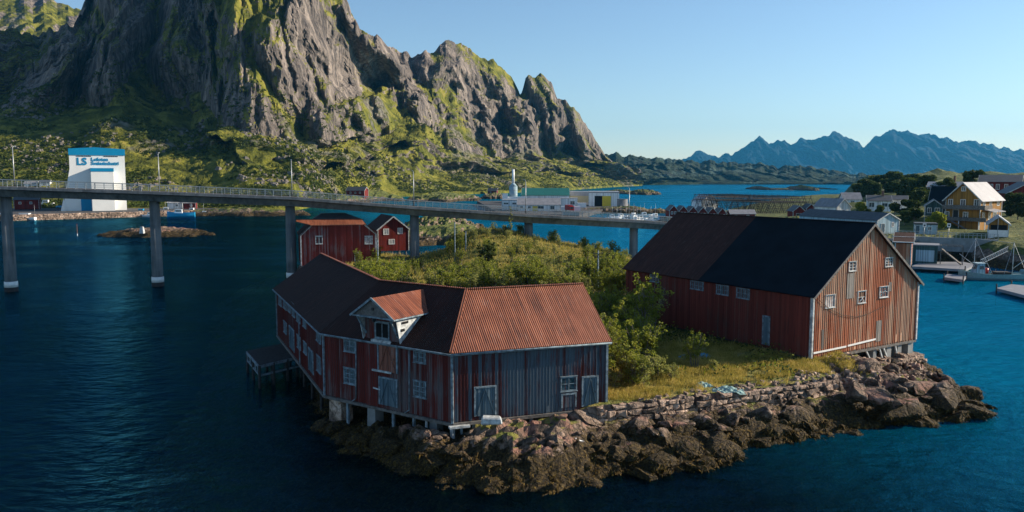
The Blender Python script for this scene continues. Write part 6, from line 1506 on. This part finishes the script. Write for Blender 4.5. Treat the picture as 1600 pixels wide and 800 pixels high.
def truck(px, py, D, rz, mat, box, label):
    p = WD(px, py, D); t = thing('lorry', label, 'lorry', p, R(rz)); b = MB(); b.box(1.6, 3.6, -1.2, 1.2, .6, 3.0); b.build('cab', M[mat], t, bev=.1); b = MB(); b.box(-4.0, 1.4, -1.25, 1.25, 1.0, 3.5); b.build('cargo_box', M[box], t)
    b = MB(); b.box(3.6, 3.64, -1.0, 1.0, 1.7, 2.6); b.box(2.2, 3.3, -1.23, 1.23, 1.8, 2.6); b.build('window', M['glass'], t)
    for x_ in (-3, -1.8, 2.6):
        for s in (-1, 1): b = MB(); b.tube((x_, s * .9, .5), (x_, s * 1.22, .5), .5, .5, 14); b.build('wheel', M['rubber'], t)
p = W(890, 331, FZ); truck(890, 331, p.y, -75, 'red_gloss', 'red_gloss', 'red lorry standing on the factory quay behind the bridge railing')
# ---------------------------------------------------------------- right quay: shed, pontoons, railing, signs
qs = thing('quay_shed', 'grey-green quay shed with a large pale door and an outside stair on the water', 'quay shed', W(1464, 413, 1.0), R(-28)); 
b = MB(); b.box(-5.4, 0, 0, 5, 0, 4.0); b.build('wall', M['green_wall'], qs); b = MB(); b.box(-5.7, .3, -.3, 5.3, 4.0, 4.2); b.build('roof', M['mid_roof'], qs)
b = MB(); b.box(-4.2, -.6, -.08, 0, .5, 3.0); b.build('door', M['blue_wall'], qs)
b = MB(); b.bar((.8, 1.0, 3.3), (4.6, -.2, .2), .9, .2); b.build('stair', M['old_beam'], qs)
for x_, y_ in ((.6, -.2), (4.8, -.2), (.6, 3), (4.8, 3)): b = MB(); b.box(x_ - .08, x_ + .08, y_ - .08, y_ + .08, -1.5, 4.1); b.build('post', M['old_beam'], qs)
b = MB(); b.bar((.6, -.2, 4.1), (4.8, -.2, 4.1), .12); b.bar((.6, 3, 4.1), (4.8, 3, 4.1), .12); b.bar((.6, -.2, 4.1), (.6, 3, 4.1), .12); b.build('frame', M['old_beam'], qs)
def pontoon(pts, label, top=.9, mat='mid_roof', th=.5):
    q = [W(a_, b_, top) for a_, b_ in pts]; c = sum(q, Vector()) / len(q); t = thing('pontoon', label, 'pontoon', c); b = MB(); b.prism([p - c for p in q], UP * -th); b.build('deck', M[mat], t)
    for p in q: b = MB(); b.tube(p - c + UP * -3, p - c + UP * .7, .12, n=7); b.build('post', M['dark_wood'], t)
pontoon([(1424, 416), (1508, 421), (1525, 413), (1505, 409), (1440, 409)], 'long pale landing deck along the foot of the quay shed', 1.1)
pontoon([(1475, 433), (1505, 437), (1510, 431), (1480, 428)], 'small pale pontoon left of the fishing boat')
pontoon([(1557, 450), (1620, 466), (1640, 450), (1580, 444)], 'pale pontoon in the lower right beyond the fishing boat')
rl = thing('street_railing', 'white-grey railing along the street above the quay', 'railing', (0, 0, 0)); a_ = WD(1398, 367, 190); c_ = WD(1560, 373, 183); b = MB()
b.bar(a_ + UP * 1.0, c_ + UP * 1.0, .09); b.bar(a_ + UP * .55, c_ + UP * .55, .07)
for k in range(26): q = a_.lerp(c_, k / 25); b.bar(q - UP * .4, q + UP * 1.0, .08)
b.build('rails', M['metal'], rl)
b = MB(); b.ob(a_ - UP * 3.4, c_ - a_, Vector((0, .8, 0)), UP * 3.2); tag(b.build('quay_wall', M['concrete']), 'grey concrete quay wall below the street railing', 'quay wall')
b = MB(); q4 = [WD(1398, 364, 193), WD(1500, 372, 187), WD(1640, 384, 184), WD(1640, 362, 200), WD(1530, 356, 204), WD(1480, 366, 200), WD(1400, 360, 198)]
for i, p in enumerate(q4): p.z = lz(p.x, p.y) 
zz = max(p.z for p in q4) * .5 + min(p.z for p in q4) * .5 + .35
b.prism([Vector((p.x, p.y, zz)) for p in q4], UP * -.5); tag(b.build('street', M['asphalt']), kind='structure')
def sign(px, py, y1, D, label):
    p = WD(px, y1, D); t = thing('road_sign', label, 'road sign', p, R(-20)); h = WD(px, py, D).z - p.z; b = MB(); b.tube((0, 0, -1.5), (0, 0, h - .3), .05, n=6); b.build('post', M['metal'], t)
    b = MB(); b.box(-.38, .38, -.04, .04, h - .45, h + .45); b.build('panel', M['white_paint'], t); b = MB(); b.box(-.2, .2, -.06, -.042, h - .2, h + .2); b.build('symbol', M['dark_metal'], t)
sign(1444, 352, 366, 192, 'square white road sign on the street, left one of the two'); sign(1482, 352, 369, 189, 'square white road sign on the street, right one of the two')
pole(1558, 330, 374, 0, 'thin grey street pole before the garage', .07, D=184); pole(1443, 322, 366, 0, 'thin pole left of the yellow-green tree', .06, D=193); pole(1270, 319, 345, 0, 'flag pole beside the red boathouses', .07, D=330); pole(1133, 323, 342, 0, 'white pole behind the row of red cabins', .07, D=338)
mk = thing('sea_marker', 'thin red-brown marker pole standing in the water left of the skerry', 'sea marker', W(121, 369, 0)); b = MB(); b.tube((0, 0, -2), (0, 0, 4.2), .09, .07, 6); b.build('shaft', M['brick'], mk); b = MB(); b.tube((0, 0, 0), (0, 0, .8), .12, .12, 6); b.build('collar', M['boat_white'], mk)
bc = thing('cairn', 'small pale cairn on top of the skerry before the second bridge pier', 'cairn', W(222, 360, 2.2)); b = MB(); b.hexa([(-.7, -.7, -1), (.7, -.7, -1), (.7, .7, -1), (-.7, .7, -1), (-.45, -.45, 1.1), (.45, -.45, 1.1), (.45, .45, 1.1), (-.45, .45, 1.1)]); b.build('base', M['worn_white'], bc)
b = MB(); b.box(-.35, .35, -.35, .35, 1.1, 1.35); b.build('cap', M['concrete'], bc)
gw = thing('gangway', 'grey lattice gangway leading down behind the fishing boat', 'gangway', (0, 0, 0)); p0 = WD(1532, 413, 158); p1 = WD(1575, 392, 163); b = MB()
for dz in (0, .9): b.bar(p0 + UP * dz, p1 + UP * dz, .08)
for k in range(11): q = p0.lerp(p1, k / 11); r_ = p0.lerp(p1, (k + 1) / 11); b.bar(q, r_ + UP * .9, .05); b.bar(q, q + UP * .9, .05)
b.build('lattice', M['metal'], gw)
by = thing('buoy', 'round orange buoy floating at the right edge by the fishing boat', 'buoy', W(1597, 424, .3)); b = MB(); 
for i in range(6): a0 = -math.pi / 2 + math.pi * i / 6; a1 = -math.pi / 2 + math.pi * (i + 1) / 6; b.tube((0, 0, math.sin(a0) * .5), (0, 0, math.sin(a1) * .5), max(.01, math.cos(a0) * .5), max(.01, math.cos(a1) * .5), 14, cap=False)
b.build('float', M['boat_pale'], by); b = MB(); b.tube((0, 0, .5), (0, 0, .7), .06, n=6); b.build('eye', M['dark_metal'], by); by['label'] = 'round pale green buoy floating at the right edge by the fishing boat'

# seaweed fringes on the tidal rocks and loose rubble on the shelf
def seaweed():
    r = np.random.default_rng(21); dg = bpy.context.evaluated_depsgraph_get(); pts = []
    n = 60000; X = r.uniform(-20, 44, n); Y = r.uniform(46, 80, n); Z = island_z(X, Y) + fbm(X * .9, Y * .9, 3, 21) * .12
    ok = (Z > -.25) & (Z < 1.15 + .9 * fbm(X * .5, Y * .5, 3, 22)); pts.append(np.stack([X, Y, Z + .05], 1)[ok][:26000])
    for o in [q for q in sc.objects if q.name.startswith('boulder')]:
        if o.location.z > 1.6: continue
        m = np.array([v.co for v in o.data.vertices]); k = r.choice(len(m), min(len(m), int(140 * max(o.scale)))) ; mw = Matrix.LocRotScale(o.location, o.rotation_euler, o.scale)
        q = np.array([mw @ Vector(c) for c in m[k]]); ok = (q[:, 2] < 1.15) & (q[:, 2] > -.1); pts.append(q[ok])
    C = np.concatenate(pts); n = len(C); L = r.uniform(.12, .38, (n, 1)); w = r.uniform(.02, .07, (n, 1)); a = r.uniform(0, 6.28, n); t = np.stack([np.cos(a), np.sin(a), 0 * a], 1)
    dn = np.stack([r.normal(size=n) * .5, r.normal(size=n) * .5 - .55, -np.abs(r.normal(size=n)) * .6 - .15], 1)
    V = np.stack([C - t * w, C + t * w, C + dn * L + t * w * .4, C + dn * L - t * w * .4], 1).reshape(-1, 3); V[:, 2] += .05
    t_ = NT('bladder_wrack'); v = t_.co('World', (1, 1, 1)); c = t_.ramp(t_.noise(v, 3, 5, .7), [(.35, (.012, .008, .003)), (.5, (.06, .038, .010)), (.65, (.19, .125, .03))]); m_ = t_.fin(c, .8, 0, .1)
    tag(mesh_np('seaweed', V, np.arange(4 * n).reshape(n, 4), m_, smooth=False), 'brown seaweed draped over the tidal rocks of the island', 'seaweed', None, 'stuff')
seaweed()
def rubble():
    r = np.random.default_rng(23); n = 2600; X = r.uniform(9, 42, n); Y = r.uniform(58, 78, n); wl = np.interp(X, _wx, _wy); d = Y - wl; Z = island_z(X, Y)
    q = X - G0.x, Y - G0.y; l = q[0] * ld.x + q[1] * ld.y
    ok = (((d > .2) & (d < 1.0 + 2.6 * np.clip(fbm(X * .3, Y * .3, 3, 24) + .35, 0, 1) * (X > 14)) & (X < 32)) | ((X > 28) & (l < -.6) & (l > -6))) & (Z > 1.3); X, Y, Z = X[ok], Y[ok], Z[ok]; n = len(X)
    s = r.uniform(.06, .30, size=(n, 1, 1)); base = np.array([(-1, -1, -.6), (1, -1, -.6), (1, 1, -.6), (-1, 1, -.6), (-.6, -.7, .7), (.6, -.7, .8), (.7, .5, .5), (-.6, .6, .6)], float)
    B = base[None] * s * r.uniform(.5, 1.3, size=(n, 8, 3)); an = r.uniform(0, 6.28, n); c_, s_ = np.cos(an)[:, None], np.sin(an)[:, None]
    V = np.stack([B[..., 0] * c_ - B[..., 1] * s_, B[..., 0] * s_ + B[..., 1] * c_, B[..., 2]], -1) + np.stack([X, Y, Z], 1)[:, None]
    fq = np.array([(0, 3, 2, 1), (4, 5, 6, 7), (0, 1, 5, 4), (1, 2, 6, 5), (2, 3, 7, 6), (3, 0, 4, 7)]); Fq = (fq[None] + np.arange(n)[:, None, None] * 8).reshape(-1, 4)
    tag(mesh_np('rubble', V.reshape(-1, 3), Fq, M['wallstone'], smooth=False), 'loose grey rubble scattered behind the dry stone wall', 'rubble', None, 'stuff')
rubble()
